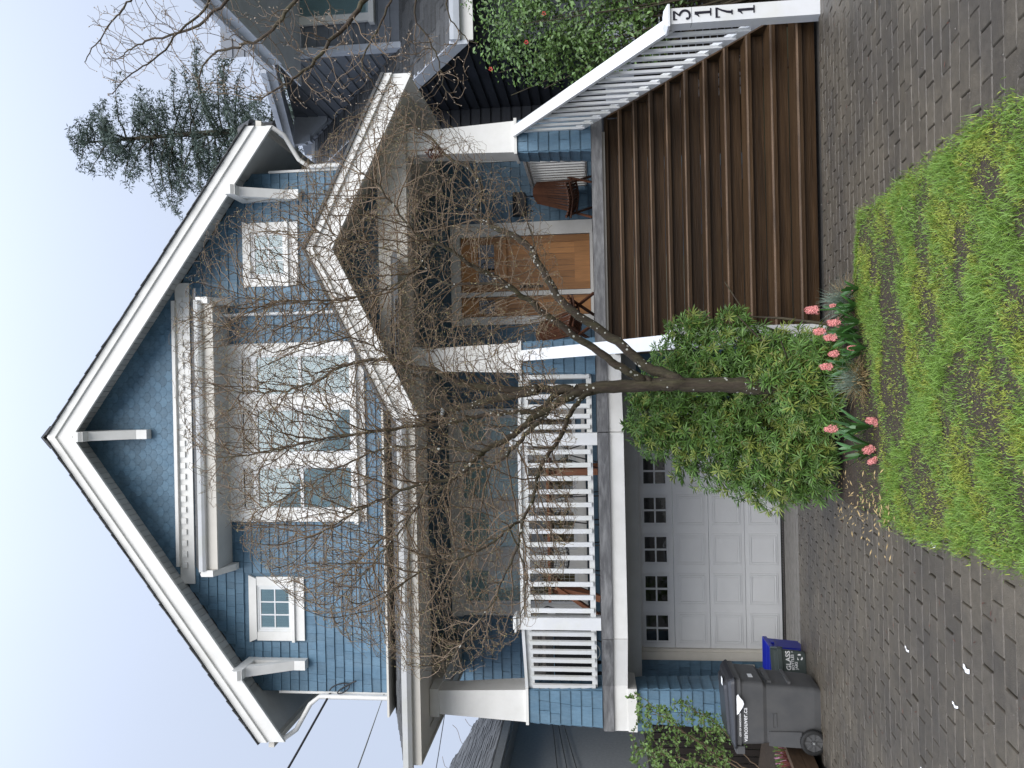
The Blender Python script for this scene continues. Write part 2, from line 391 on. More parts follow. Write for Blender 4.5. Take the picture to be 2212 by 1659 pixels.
def build_apron():
    # ribbed concrete strip and slotted drain at the foot of the garage door
    a = MB()
    for i in range(13):
        y = 10.41+i*.092; a.box(-4.1,.3, y, y+.074, gz(y)-.10, gz(y)+.002+.003*(i%2))
    o = struct(a.build('garage_apron', 'concrete'))
    g = MB(); g.box(-4.1,.3,11.62,11.64,-.62,-.520); g.box(-4.1,.3,11.70,11.715,-.62,-.520)
    x = -4.1
    while x < .3: g.box(x, x+.016, 11.64, 11.70, -.60, -.522); x += .04
    g.build('drain_grate', 'dark_metal', o)
build_apron()

def build_lawn():
    # soil sheet with humps
    nx, ny = 60, 110
    x0, x1, y0, y1 = -1.25, 1.35, 1.9, 7.5
    V = []; idx = {}; Fc = []
    for j in range(ny+1):
        for i in range(nx+1):
            x = x0+(x1-x0)*i/nx; y = y0+(y1-y0)*j/ny
            V.append((x, y, lawn_h(x, y)-.012+random.uniform(-.004,.004)))
    for j in range(ny):
        for i in range(nx):
            cx = x0+(x1-x0)*(i+.5)/nx; cy = y0+(y1-y0)*(j+.5)/ny
            if inside((cx,cy), LAWN): a = j*(nx+1)+i; Fc.append((a,a+1,a+nx+2,a+nx+1))
    struct(link('lawn_soil', mesh('lawn_soil', V, Fc, 'soil')))
    # blades
    def cover(x, y):
        f = fbm(x*1.15+.3, y*.9, 5.) + .5*fbm(x*3.1, y*2.6, 1.)
        bare = 0
        yb = 5.45 if x < -.2 else 5.45+.65*min(1,(x+.2)/.8)                        # planted bed under the shrub
        if y > yb: bare = 1 if y > yb+.15 else .6
        for (bx, by, rx, ry) in ((.62,5.30,.55,.19),(.10,5.10,.60,.17),(.75,4.55,.35,.13),(-.1,5.35,.4,.15),(.3,4.45,.22,.10),(.55,3.98,.25,.08),(-.55,4.75,.18,.10),(-.3,4.25,.16,.06),(.85,5.65,.25,.12),(-.45,3.9,.15,.05)):
            d = ((x-bx)/rx)**2+((y-by)/ry)**2+.9*fbm(x*5+by, y*6, bx*9)
            if d < 1.4: bare = max(bare, min(.96, 1.55-d+.5*f) if by > 4.9 else min(.82, 1.25-d+.5*f))
        if f < -.25: bare = max(bare, min(.75,(-.25-f)*1.4+.25))
        return 1-bare
    B = []; Mo = []
    N = 150000
    xs = rng.uniform(-1.1,1.25,N); ys = 2.6+3.6*rng.uniform(0,1,N)**1.0
    k_ = inside_np(xs, ys, LAWN); xs, ys = xs[k_], ys[k_]
    for x, y in zip(xs.tolist(), ys.tolist()):
        c = cover(x, y)
        if rng.random() > c*.90+.10: continue
        f2 = fbm(x*2.2, y*2.0, 9.)
        (Mo if f2 + rng.normal(0,.35) > .12 else B).append((x, y, .55+.45*c))
    for (a, b) in list(zip(LAWN[0:4], LAWN[1:5]))+list(zip(LAWN[6:9], LAWN[7:10])):
        for i in range(1500):
            f_ = rng.random(); px_, py_ = a[0]+(b[0]-a[0])*f_, a[1]+(b[1]-a[1])*f_
            if py_ < 2.6 or (py_ > 5.5 and px_ < 0): continue
            if fbm(px_*4, py_*4, 3.) < -.35 and rng.random() < .7: continue
            o_ = rng.normal(.0,.030)+.012; px_ += (-o_ if px_ < 0 else o_)
            (Mo if rng.random() < .35 else B).append((px_, py_, 1.0))
    def blades(L, name, m, hmin, hmax, wd, lean, label):
        P = np.array(L); n = len(P)
        z = np.array([lawn_h(a, b) for a, b in P[:, :2]])-.006
        tuft_ = np.array([fbm(a*3.3, b*3.1, 4.) for a, b in P[:, :2]]); h = rng.uniform(hmin,hmax,n)*P[:,2]*np.clip(.85+.75*tuft_,.4,1.7); az = rng.uniform(0,2*np.pi,n); ln = rng.uniform(.15,lean,n)*h
        wv = rng.uniform(.6,1.3,n)*wd; ta = rng.uniform(0,2*np.pi,n)
        dx, dy = np.cos(az)*ln, np.sin(az)*ln; tx, ty = np.cos(ta)*wv/2, np.sin(ta)*wv/2
        V = np.zeros((n,5,3)); base = np.stack([P[:,0],P[:,1],z],1)
        V[:,0] = base + np.stack([-tx,-ty,0*h],1); V[:,1] = base + np.stack([tx,ty,0*h],1)
        mid = base + np.stack([dx*.4,dy*.4,h*.62],1)
        V[:,2] = mid + np.stack([tx*.8,ty*.8,0*h],1); V[:,3] = mid + np.stack([-tx*.8,-ty*.8,0*h],1)
        V[:,4] = base + np.stack([dx,dy,h*rng.uniform(.75,1.,n)],1)
        k = np.arange(n)[:,None]*5
        F3 = np.concatenate([k+np.array([[0,1,2]]), k+np.array([[0,2,3]]), k+np.array([[3,2,4]])])
        o = link(name, np_mesh(name, V.reshape(-1,3), F3, m)); tag(o, label, 'grass' if m == 'grass' else 'moss', kind='stuff')
    blades(B, 'grass', 'grass', .014, .048, .0036, 1.4, 'short patchy green grass of the front lawn')
    blades(Mo, 'moss', 'moss', .010, .028, .0045, 1.6, 'yellow green moss and clover between the grass')
    # fallen bits
    b = MB()
    for i in range(110):
        x, y = random.uniform(-1.05,1.15), random.uniform(3.3,7.3)
        if not inside((x,y), LAWN): continue
        z = lawn_h(x,y)+.004; a = random.uniform(0,6.3); l = random.uniform(.006,.02)
        dx, dy = math.cos(a)*l, math.sin(a)*l
        b.add([(x-dx,y-dy,z),(x-dy*.25,y+dx*.25,z+.004),(x+dx,y+dy,z+.002),(x+dy*.25,y-dx*.25,z+.003)], [(0,1,2,3)])
    tag(b.build('leaf_litter', 'straw'), 'pale dry leaf scraps scattered over the lawn soil', 'leaf litter', kind='stuff')
    b = MB()
    for i in range(700):
        x, y = random.uniform(-3.9,3.3), random.uniform(3.3,10.5)
        if inside((x,y), LAWN) or (y > 7.6 and x > -1): continue
        if random.random() < .5 and not (-1.9 < x < -.9): continue
        z = gz(y)+.004; a = random.uniform(0,6.3); l = random.uniform(.004,.022)
        dx, dy = math.cos(a)*l, math.sin(a)*l; q = random.uniform(.12,.35)
        b.add([(x-dx,y-dy,z),(x-dy*q,y+dx*q,z+.003),(x+dx,y+dy,z+.001),(x+dy*q,y-dx*q,z+.002)], [(0,1,2,3)])
    tag(b.build('fallen_leaves', 'dead_leaf'), 'small brown leaf scraps fallen on the paving', 'leaf litter', kind='stuff')
    b = MB()
    for i in range(500):
        x, y = random.uniform(-3.9,3.3), random.uniform(3.2,10.5)
        if (y > 7.6 and x > -1): continue
        if inside((x,y), LAWN) and y < 5.6: continue
        z = (lawn_h(x,y) if inside((x,y), LAWN) else gz(y))+.002; r = random.uniform(.0015,.005)
        b.add([(x-r,y-r*.7,z),(x+r,y-r*.8,z),(x+r*.8,y+r,z),(x-r*.9,y+r*.8,z),(x,y,z+r*1.2)], [(0,1,4),(1,2,4),(2,3,4),(3,0,4)])
    tag(b.build('grit', 'pebble'), 'pale grit and pebbles scattered on paving and bed', 'grit', kind='stuff')
build_lawn()
# ------------------------------------------------------------------ the blue house
HX = -.77                      # centre line of the gable
WY = 13.3                      # front wall plane
HOUSE = thing('house', 'blue shingled two storey house with white trim, front porch and garage underneath', 'house', (HX, WY, 2.0))
RS = .715                       # main roof slope
APEX = 11.80                   # top of barge board at the gable
def rtop(x): return APEX - RS*abs(x-HX)

# --- shingles --------------------------------------------------------------
SH_LEFT = 300                  # pieces still to be made as single objects
SH_MESH = {}
def sh_local(w_, h, t1=.026, t0=.004, g=.004):
    a = w_/2-g/2
    V = [(-a,-t1,0),(a,-t1,0),(a,-t0,h),(-a,-t0,h),(-a,.004,0),(a,.004,0),(a,.004,h),(-a,.004,h)]
    return V, [(0,1,2,3),(1,5,6,2),(4,0,3,7),(0,4,5,1),(3,2,6,7)]
def sh_mesh(w_, h, m='blue_shingle'):
    k = (round(w_,2), round(h,3), m)
    if k not in SH_MESH: SH_MESH[k] = mesh('shingle', *sh_local(k[0], k[1]), m)
    return SH_MESH[k]
def course_cuts(x0, x1, wmin=.12, wmax=.24):
    out = []; x = x0
    while x < x1-.005:
        w_ = round(random.uniform(wmin, wmax), 2)
        if x+w_ > x1-.06: w_ = x1-x
        out.append((x, x+w_)); x += w_
    return out
def shingles(parent, courses, y, exp, single, m='blue_shingle'):
    """courses: (z, [(x0,x1)..]); single(x,z) -> make it an object of its own"""
    global SH_LEFT
    V = []; Fc = []
    for z, spans in courses:
        for (a, b) in spans:
            for (p, q) in course_cuts(a, b):
                dz = random.uniform(-.003,.003)
                c = ((p+q)/2, y+random.uniform(-.002,.001), z+dz)
                if single(c[0], z) and SH_LEFT > 0:
                    link('shingle', sh_mesh(q-p, exp+.025, m), parent, c); SH_LEFT -= 1
                else:
                    LV, LF = sh_local(q-p, exp+.025); k = len(V)
                    V += [Vector(v)+Vector(c) for v in LV]; Fc += [tuple(i+k for i in f) for f in LF]
    if V: tag(link('shingle_field', mesh('shingle_field', V, Fc, m), parent), kind='stuff')

def spans_minus(a, b, holes):
    s = [(a,b)]
    for h0, h1 in holes:
        n = []
        for p, q in s:
            if h1 <= p or h0 >= q: n.append((p,q)); continue
            if h0 > p: n.append((p,h0))
            if h1 < q: n.append((h1,q))
        s = n
    return [(p,q) for p,q in s if q-p > .03]

# --- main walls ------------------------------------------------------------
WL, WR = -5.41, 3.87
wt = lambda x: rtop(x)-.26
wall = MB().prism_y([(WL,1.7),(WR,1.7),(WR,wt(WR)),(HX,wt(HX)),(WL,wt(WL))], WY, WY+.2).build('front_wall', 'blue_shingle', HOUSE)
part('side_wall', 'blue_shingle', HOUSE, (WL,WL+.2,WY+.2,23,-.6,wt(WL)))
part('side_wall', 'blue_shingle', HOUSE, (WR-.2,WR,WY+.2,23,-.6,wt(WR)))
part('corner_board', 'white_paint', HOUSE, (WR-.012,WR+.03,WY-.028,WY+.1,2.2,7.9))
part('corner_board', 'white_paint', HOUSE, (WL-.03,WL+.012,WY-.028,WY+.1,5.2,7.9))
HOLES = [  # x0,x1,z0,z1 kept free of shingles
    (1.87,2.95,7.36,8.42), (-4.53,-3.30,7.36,8.43), (-2.36,.82,6.24,8.75), (-3.2,1.65,8.95,9.35),
    (1.02,2.80,2.0,4.62), (-4.02,-.40,2.0,4.72)]
EXP = .166
courses = []
z = 2.22
while z < 9.42:
    hw = min(4.63, (APEX-.28-(z+.1))/RS)
    a, b = max(WL+.01, HX-hw), min(WR-.02, HX+hw)
    holes = [(h[0],h[1]) for h in HOLES if h[2] < z+EXP*.75 and h[3] > z+.02]
    courses.append((z, spans_minus(a, b, holes))); z += EXP
def single_main(x, z): return (z > 6.0 and (x < -2.55 or (2.98 < x < 3.9 and z < 8.6))) or (2.8 < x < 3.5 and z < 4.0)
PIERS = []

# rounded shingles of the gable top
sc_w, sc_e = .19, .105
def scallop():
    a = sc_w/2-.003; V = []; n = 8
    pts = [(-a, .20), (-a, .07)] + [(-a*math.cos(math.pi*k/n), .07-a*.95*math.sin(math.pi*k/n)*.9) for k in range(1,n)] + [(a,.07),(a,.20)]
    pts = [(x, z+.02) for x, z in pts]
    k = len(pts)
    V = [(x, -.016 if z < .15 else -.004, z) for x, z in pts] + [(x, .003, z) for x, z in pts]
    return V, [tuple(range(k))]+[(i,i+k,(i+1)%k+k,(i+1)%k) for i in range(k)]
sv, sf = scallop(); scm = mesh('scallop_shingle', sv, sf, 'blue_shingle')
gp = MB().prism_y([(HX-2.72,9.62),(HX+2.72,9.62),(HX,9.62+2.72*RS)], WY-.012, WY+.02).build('gable_panel', 'blue_shingle', HOUSE)
z = 9.68; r = 0; cnt = 0
while z < 11.6:
    hw = (APEX-.30-z)/RS
    n = int(hw/sc_w)+1
    for i in range(-n, n+1):
        x = HX + (i+(.5 if r % 2 else 0))*sc_w
        if abs(x-HX) < hw+.05: link('scallop_shingle', scm, gp, (x, WY-.013, z)); cnt += 1
    z += sc_e; r += 1

# --- main roof -------------------------------------------------------------
roof = MB()
for s in (-1,1):
    xe = HX+s*5.30; ze = rtop(xe)+.02
    P = [(HX, APEX+.022), (xe, ze+.002), (xe, ze-.03), (HX, APEX-.02)]
    if s > 0: P = P[::-1]
    roof.prism_y(P, 12.70, 23.4)
roof = roof.build('roof', 'roof_shingle', HOUSE)
rk = MB()                       # ragged ends of the shingle courses along the rake
for s in (-1,1):
    d = .05
    while d < 5.26:
        x = HX+s*d; l = .155; b0 = Vector((x, 12.69+random.uniform(-.012,.01), rtop(x)+.018)); x2 = HX+s*(d+l); b1 = Vector((x2, 12.69+random.uniform(-.008,.01), rtop(x2)+.008))
        rk.board(b0, b1, .16, .010); d += .15
tag(rk.build('shingle_edge', 'roof_shingle', roof), kind='stuff')
MB().prism_y([(HX-.20,APEX-.075),(HX-.17,APEX-.10),(HX,APEX+.055),(HX+.17,APEX-.10),(HX+.20,APEX-.075),(HX,APEX+.10)], 12.64, 23.4).build('ridge_cap', 'roof_shingle', roof)
for s in (-1,1):
    for n_, y0, t0, t1 in (('barge_board', 12.66, 0.0, .15), ('barge_board', 12.70, .15, .45)):
        xe = HX+s*5.28
        P = [(HX, APEX-t1), (xe, rtop(xe)-t1), (xe, rtop(xe)-t0), (HX, APEX-t0)]
        if s < 0: P = P[::-1]
        MB().prism_y(P, y0, 12.75 if t0 else 12.752).build(n_, 'white_paint', HOUSE)
    # soffit planks running front to back under the overhang
    so = MB(); d = .03
    while d < 5.2:
        x = HX+s*d; x2 = HX+s*(d+.088)
        a = Vector((x, 0, rtop(x)-.235)); b = Vector((x2, 0, rtop(x2)-.235))
        if d < 4.55:
            so.add([(a.x,12.752,a.z),(b.x,12.752,b.z),(b.x,13.298,b.z),(a.x,13.298,a.z),(a.x,12.752,a.z+.02),(b.x,12.752,b.z+.02),(b.x,13.298,b.z+.02),(a.x,13.298,a.z+.02)],
               [(0,1,2,3),(7,6,5,4),(0,4,5,1),(1,5,6,2),(2,6,7,3),(3,7,4,0)])
        d += .095
    so.build('soffit', 'soffit_grey', HOUSE)
    xa, xb = HX+s*4.56, HX+s*5.24
    P = [(xa,rtop(xa)-.235),(xb,rtop(xb)-.235),(xb,rtop(xb)-.21),(xa,rtop(xa)-.21)]
    if s < 0: P = P[::-1]
    MB().prism_y(P, 12.752, 23.3).build('eave_soffit', 'soffit_grey', HOUSE)
    xg = HX+s*5.36; zg = rtop(xg)-.06
    MB().prism_y([(xg-.06,zg-.10),(xg+.04,zg-.10),(xg+.06,zg),(xg-.06,zg)], 12.80, 23.3).build('gutter', 'cream_trim', HOUSE)
    xd = (WL-.05) if s < 0 else (WR+.055)
    MB().tube([(xg,13.02,zg-.09),(xg,13.04,zg-.2),(xg-s*.12,13.1,zg-.38),(xd+s*.12,13.16,zg-.62),(xd,13.2,zg-.78),(xd,13.2,5.2 if s<0 else 4.2)], .042, 10).build('downspout', 'white_paint', HOUSE)

# brackets under the overhang
def bracket(x, zt, h):
    b = MB(); w_ = .085
    b.box(x-w_,x+w_,12.62,13.28,zt-.17,zt)
    b.prism_x([(12.615,zt-.155),(12.58,zt-.11),(12.58,zt-.03),(12.615,zt)], x-w_*.98, x+w_*.98)
    b.box(x-w_*.97,x+w_*.97,13.12,13.279,zt-h,zt-.171)
    b.prism_x([(12.76,zt-.172),(12.92,zt-.172),(13.118,zt-h+.42),(13.118,zt-h+.20)], x-w_*.95, x+w_*.95)
    b.build('bracket', 'white_paint', HOUSE)
bracket(HX+4.20, rtop(HX+4.20)-.40, 1.10); bracket(HX-4.12, rtop(HX-4.12)-.40, 1.10); bracket(HX, APEX-.53, 1.05)

# dentil band
fr = part('frieze_board', 'white_paint', HOUSE, (HX-2.72,HX+2.72,WY-.05,WY-.02,9.43,9.70), (HX-2.40,HX+2.40,WY-.11,WY-.051,9.685,9.745))
dm = mesh('dentil', *(lambda b: (b.V, b.F))(MB().box(-.05,.05,-.028,.001,-.045,.045)), 'white_paint')
for i in range(-12, 13): link('dentil', dm, fr, (HX+.02+i*.2, WY-.051, 9.60))

# --- windows ---------------------------------------------------------------
def small_window(xc, zt, name='window'):
    w0, w1 = xc-.57, xc+.57
    c = MB()
    c.prism_y([(w0+.03,zt-.14),(w1-.03,zt-.14),(w1+.03,zt),(w0-.03,zt)], WY-.055, WY-.005)          # flared head
    c.box(w0,w0+.155,WY-.045,WY-.005,zt-.80,zt-.1405); c.box(w1-.155,w1,WY-.045,WY-.005,zt-.80,zt-.1405)
    c.box(w0-.015,w1+.015,WY-.085,WY-.005,zt-.85,zt-.80); c.box(w0+.005,w1-.005,WY-.044,WY-.005,zt-1.02,zt-.8505)
    o = c.build(name, 'white_paint', HOUSE)
    x0, x1, z0, z1 = w0+.156, w1-.156, zt-.799, zt-.141
    s = MB()
    for k, (i, y) in enumerate(((0,-.03),(.035,-.022),)):
        s.box(x0+i,x0+i+.035,WY+y,WY,z0+i,z1-i); s.box(x1-i-.035,x1-i,WY+y,WY,z0+i,z1-i)
        s.box(x0+i+.035,x1-i-.035,WY+y,WY,z1-i-.035,z1-i); s.box(x0+i+.035,x1-i-.035,WY+y,WY,z0+i,z0+i+.035)
    s.build('sash', 'rail_paint', o)
    gx0, gx1, gz0, gz1 = x0+.07, x1-.07, z0+.07, z1-.07
    mn = MB(); dw = (gx1-gx0)/3; dh = (gz1-gz0)/2
    for i in (1,2): mn.box(gx0+i*dw-.011,gx0+i*dw+.011,WY-.021,WY-.004,gz0,gz1)
    for i in range(3): mn.box(gx0+i*dw+(.011 if i else 0),gx0+(i+1)*dw-(.011 if i<2 else 0),WY-.020,WY-.004,gz0+dh-.011,gz0+dh+.011)
    mn.build('muntin', 'rail_paint', o)
    for i in range(3):
        for j in range(2):
            part('pane', 'sky_glass', o, (gx0+i*dw+.011,gx0+(i+1)*dw-.011,WY-.012,WY-.009,gz0+j*dh+.008,gz0+(j+1)*dh-.008))
    cu = MB(); n = 40
    for i in range(n):
        x = gx0+(gx1-gx0)*i/n; cu.box(x,x+(gx1-gx0)/n,WY-.0075,WY-.006+.0008*math.sin(i*1.7),gz0,gz1)
    cu.build('curtain', 'curtain', o)
small_window(2.41, 8.40); small_window(-3.93, 8.42)

def big_window():
    x0, x1, zb, zt = -2.37, .82, 6.25, 8.74
    Y = WY
    c = MB()
    edges = [x0, x0+.20, -1.37, -1.17, -.34, -.14, x1-.20, x1]
    for a, b in ((0,1),(2,3),(4,5),(6,7)): c.box(edges[a],edges[b],Y-.06,Y-.005,zb+.17,zt)
    for a, b in ((1,2),(3,4),(5,6)): c.box(edges[a],edges[b],Y-.058,Y-.005,8.52,zt)
    c.box(x0-.04,x1+.04,Y-.12,Y-.005,zb+.10,zb+.169); c.box(x0,x1,Y-.05,Y-.005,zb-.03,zb+.099)
    o = c.build('window', 'white_paint', HOUSE)
    for a, b in ((edges[1],edges[2]),(edges[3],edges[4]),(edges[5],edges[6])):
        s = MB()
        s.box(a,a+.05,Y-.045,Y-.004,zb+.17,8.52); s.box(b-.05,b,Y-.045,Y-.004,zb+.17,8.52)
        for z0,z1 in ((8.47,8.52),(8.19,8.29),(zb+.17,zb+.24),(7.36,7.42)): s.box(a+.05,b-.05,Y-.044,Y-.004,z0,z1)
        s.box((a+b)/2-.012,(a+b)/2+.012,Y-.040,Y-.004,8.291,8.469)
        s.build('sash', 'rail_paint', o)
        for p, q in ((a+.05,(a+b)/2-.012),((a+b)/2+.012,b-.05)): part('pane', 'dark_glass', o, (p,q,Y-.02,Y-.017,8.29,8.47))
        part('pane', 'sky_glass', o, (a+.05,b-.05,Y-.02,Y-.017,7.42,8.19)); part('pane', 'sky_glass', o, (a+.05,b-.05,Y-.024,Y-.021,zb+.24,7.36))
        part('blind', 'curtain', o, (a+.05,b-.05,Y-.012,Y-.009,zb+.24,8.19))
big_window()

# little shingled hood over the wide window
hood = MB().prism_x([(12.72,8.985),(12.72,9.02),(13.28,9.40),(13.28,9.36)], -3.16, 1.60).build('window_hood', 'roof_shingle', HOUSE)
hr = MB()
for i in range(5):
    y0 = 12.70+i*.115; zz = 9.02+(y0-12.72)*.68
    x = -3.18
    while x < 1.58:
        w_ = random.uniform(.14,.28); hr.add([(x,y0,zz+.002),(x+w_-.006,y0,zz+.002),(x+w_-.006,y0+.13,zz+.10),(x,y0+.13,zz+.10),(x,y0,zz+.016),(x+w_-.006,y0,zz+.016),(x+w_-.006,y0+.13,zz+.106),(x,y0+.13,zz+.106)],
            [(0,1,5,4),(4,5,6,7),(1,2,6,5),(3,0,4,7)]); x += w_
tag(hr.build('hood_shingles', 'roof_shingle', hood), kind='stuff')
MB().prism_x([(12.60,9.0),(12.615,8.94),(12.65,8.90),(12.715,8.90),(12.715,9.0)], -3.12, 1.56).build('hood_gutter', 'rail_paint', hood)
MB().box(-3.10,1.54,12.716,12.76,8.72,8.975).build('hood_fascia', 'cream_trim', hood)
MB().box(-3.10,1.54,12.761,13.27,8.72,8.74).build('hood_soffit', 'soffit_grey', hood)
for x in (-3.17, 1.55):
    MB().prism_x([(12.66,8.78),(12.66,8.99),(13.27,9.38),(13.27,8.60),(13.15,8.60)], x-.045, x+.065).build('hood_end', 'white_paint', hood)
MB().tube([(1.30,12.68,8.92),(1.30,12.80,8.80),(1.32,13.1,8.66),(1.34,13.22,8.5),(1.34,13.22,6.35)], .03, 8).build('downspout', 'rail_paint', HOUSE)

# --- porch roof ------------------------------------------------------------
EY, EZ = 9.9, 4.76
def pz(y): return EZ + (y-EY)*.347
pr = MB()
A = [(-4.95,EY,EZ),(1.8,EY,EZ),(1.8,WY,pz(WY)),(-4.44,WY,pz(WY))]
pr.add(A+[(x,y,z-.04) for x,y,z in A]+[(-4.95,WY,EZ),(-4.95,WY,EZ-.04)], [(0,1,2,3),(7,6,5,4),(0,4,5,1),(0,3,8),(4,9,7)])
proof = pr.build('porch_roof', 'roof_shingle', HOUSE)
ps = MB(); row = 0; y = EY-.03
while y < WY-.1:
    xl = -4.95+.51*max(0,(y-EY))/(WY-EY); x = xl-.04+random.uniform(0,.03)
    while x < 1.0:
        w_ = random.uniform(.15,.32); t = random.choice((.010,.014,.020)); y1 = y+.16
        zz = pz(y); z1 = pz(y1)
        ps.add([(x,y,zz+.001),(x+w_-.006,y,zz+.001),(x+w_-.006,y1,z1+.001),(x,y1,z1+.001),(x,y,zz+t),(x+w_-.006,y,zz+t),(x+w_-.006,y1,z1+.004),(x,y1,z1+.004)],
               [(0,1,5,4),(4,5,6,7),(1,2,6,5),(3,0,4,7)])
        x += w_
    y += .135
tag(ps.build('roof_shingles', 'roof_shingle', proof), kind='stuff')
MB().prism_x([(9.76,4.745),(9.775,4.68),(9.82,4.635),(9.885,4.635),(9.885,4.745)], -5.00, -.44).build('porch_gutter', 'rail_paint', proof)
part('porch_fascia', 'cream_trim', proof, (-4.96,-.42,9.886,9.93,4.53,4.74), (-4.97,-4.93,9.931,13.2,4.53,4.74))
part('porch_soffit', 'cream_trim', proof, (-4.93,-.42,9.931,10.50,4.55,4.57), (-4.929,-4.75,10.5,13.2,4.551,4.57))
for b_ in ((-4.75,.12,10.50,10.78,4.57,4.95), (-4.749,-4.45,10.781,13.25,4.571,4.95), (3.32,3.62,10.8,13.25,4.75,5.1)): part('porch_beam', 'cream_trim', HOUSE, b_)
part('porch_ceiling', 'cream_trim', HOUSE, (-4.74,3.95,10.79,13.25,5.20,5.23))

# porch gable over the stairs
GX, GZ, GS = 1.83, 5.95, .497
def gt(x): return GZ-GS*abs(x-GX)
for s in (-1,1):
    xe = GX+s*2.245
    for y0, y1, t0, t1 in ((9.80,9.90,0,.12),(9.84,9.901,.12,.37)):
        P = [(GX,GZ-t1),(xe,gt(xe)-t1),(xe,gt(xe)-t0),(GX,GZ-t0)]
        if s < 0: P = P[::-1]
        MB().prism_y(P, y0, y1).build('barge_board', 'white_paint', HOUSE)
    P = [(GX,GZ-.02),(xe,gt(xe)-.02),(xe,gt(xe)+.02),(GX,GZ+.02)]
    if s < 0: P = P[::-1]
    g = MB().prism_y(P, 9.77, 13.28).build('gable_roof', 'roof_shingle', HOUSE)
    P = [(GX,GZ-.20),(xe,gt(xe)-.20),(xe,gt(xe)-.17),(GX,GZ-.17)]
    if s < 0: P = P[::-1]
    MB().prism_y(P, 9.902, 13.2).build('gable_soffit', 'cream_trim', HOUSE)
part('tie_beam', 'cream_trim', HOUSE, (.10,3.75,10.48,10.80,4.72,5.13))
MB().prism_y([(.2,5.131),(3.46,5.131),(GX,GZ-.215)], 10.72, 10.78).build('gable_infill', 'blue_shingle', HOUSE)
part('side_fascia', 'white_paint', HOUSE, (4.04,4.08,9.905,13.2,4.50,4.83))

# --- columns and shingled piers --------------------------------------------
def column(x0, x1, zb, zt, i):
    xc = (x0+x1)/2; hb = (x1-x0)/2-.015; ht = hb*.72; yc = 10.76
    b = MB()
    b.loft([[(xc-hb,yc-hb,zb),(xc+hb,yc-hb,zb),(xc+hb,yc+hb,zb),(xc-hb,yc+hb,zb)], [(xc-ht,yc-ht,zt),(xc+ht,yc-ht,zt),(xc+ht,yc+ht,zt),(xc-ht,yc+ht,zt)]])
    o = b.build('column', 'white_paint', HOUSE)
    MB().box(xc-hb-.03,xc+hb+.03,yc-hb-.03,yc+hb+.03,zb-.04,zb+.0).build('column_base', 'white_paint', o)
    MB().box(xc-ht-.035,xc+ht+.035,yc-ht-.035,yc+ht+.035,zt-.13,zt-.001).build('column_capital', 'white_paint', o)
def pier(x0, x1, z0, z1, yc=10.76, flare=.03, hid=-1):
    """square shingled pier; every shingle is a piece of its own"""
    global SH_LEFT
    xc = (x0+x1)/2; h = (x1-x0)/2
    core = part('pier', 'blue_shingle', HOUSE, (xc-h+.03,xc+h-.03,yc-h+.03,yc+h-.03,z0,z1))
    n = max(2, round((z1-z0)/.15)); e = (z1-z0)/n; HB = MB()
    for r in range(n):
        z = z0+r*e; hh = h-.03+flare*(1-r/n)
        for (ax, ay, rz) in ((0,-1,0),(1,0,math.pi/2),(-1,0,-math.pi/2)):
            k = [0]+sorted(random.uniform(.28,.72) for _ in range(1))+[1] if random.random() < .5 else [0, random.uniform(.25,.4), random.uniform(.6,.75), 1]
            for a, b in zip(k[:-1], k[1:]):
                w_ = (b-a)*2*hh; t = (a+b)/2*2*hh-hh
                px, py = (xc+t, yc-hh) if ax == 0 else (xc+ax*hh, yc+t*ax)
                hgt = min(e+.03, z1-z); pos = (px, py, z+random.uniform(-.003,.003))
                if ax == hid:                                             # the side turned away: one joined piece
                    LV, LF = sh_local(w_, hgt); M = Matrix.Translation(pos) @ Matrix.Rotation(rz,4,'Z'); HB.add([M @ Vector(v) for v in LV], LF)
                else: link('shingle', sh_mesh(w_, hgt), core, pos, (0,0,rz)); SH_LEFT -= 1
    tag(HB.build('shingle_field', 'blue_shingle', core), kind='stuff')
COLS = [(-4.66,-4.19,4.56),(.14,.58,4.715),(3.17,3.63,4.715)]
for i, (a, b, zt) in enumerate(COLS):
    column(a, b, 3.21, zt, i); pier(a-.01, b+.01, 2.165, 3.17, hid=-1 if i == 0 else 1)
pier(-4.66, -4.16, -.35, 1.70, 10.80, .04)

shingles(wall, courses, WY, EXP, single_main)

# --- deck ------------------------------------------------------------------
BAY = [(-3.98,10.50),(-3.32,10.10),(-.66,10.10),(-.02,10.50)]
dk = MB().prism_z([(-4.72,10.53),(-4.1,10.53),(-3.34,10.13),(-.66,10.13),(0.0,10.53),(3.72,10.56),(3.72,13.28),(-4.72,13.28)], 2.08, 2.155)
deck = dk.build('deck', 'fascia_grey', HOUSE)
front = [(-4.72,10.51),(-4.1,10.51),(-3.34,10.11),(-.66,10.11),(0.0,10.51),(.50,10.515)]
def strip(pts, z0, z1, t, name, m, par):
    for (a, b) in zip(pts[:-1], pts[1:]):
        B = MB(); d = Vector((b[0]-a[0], b[1]-a[1])).normalized(); nrm = Vector((d.y, -d.x))*t
        B.prism_z([(a[0],a[1]),(a[0]+nrm.x,a[1]+nrm.y),(b[0]+nrm.x,b[1]+nrm.y),(b[0],b[1])], z0, z1).build(name, m, par)
strip(front, 2.012, 2.150, .03, 'fascia_board', 'fascia_grey', deck)
part('fascia_board', 'fascia_grey', deck, (.501,3.72,10.50,10.545,2.012,2.157))
strip([(x,y+.03) for x,y in front], 1.82, 2.011, .03, 'deck_beam', 'white_paint', deck)
part('deck_beam', 'white_paint', deck, (-4.73,-4.15,10.50,11.1,1.70,1.819))
part('trim_board', 'cream_trim', deck, (.58,3.4,10.56,10.59,1.975,2.010))
part('deck_underside', 'dark_interior', deck, (-4.6,3.6,10.7,11.75,2.03,2.05))

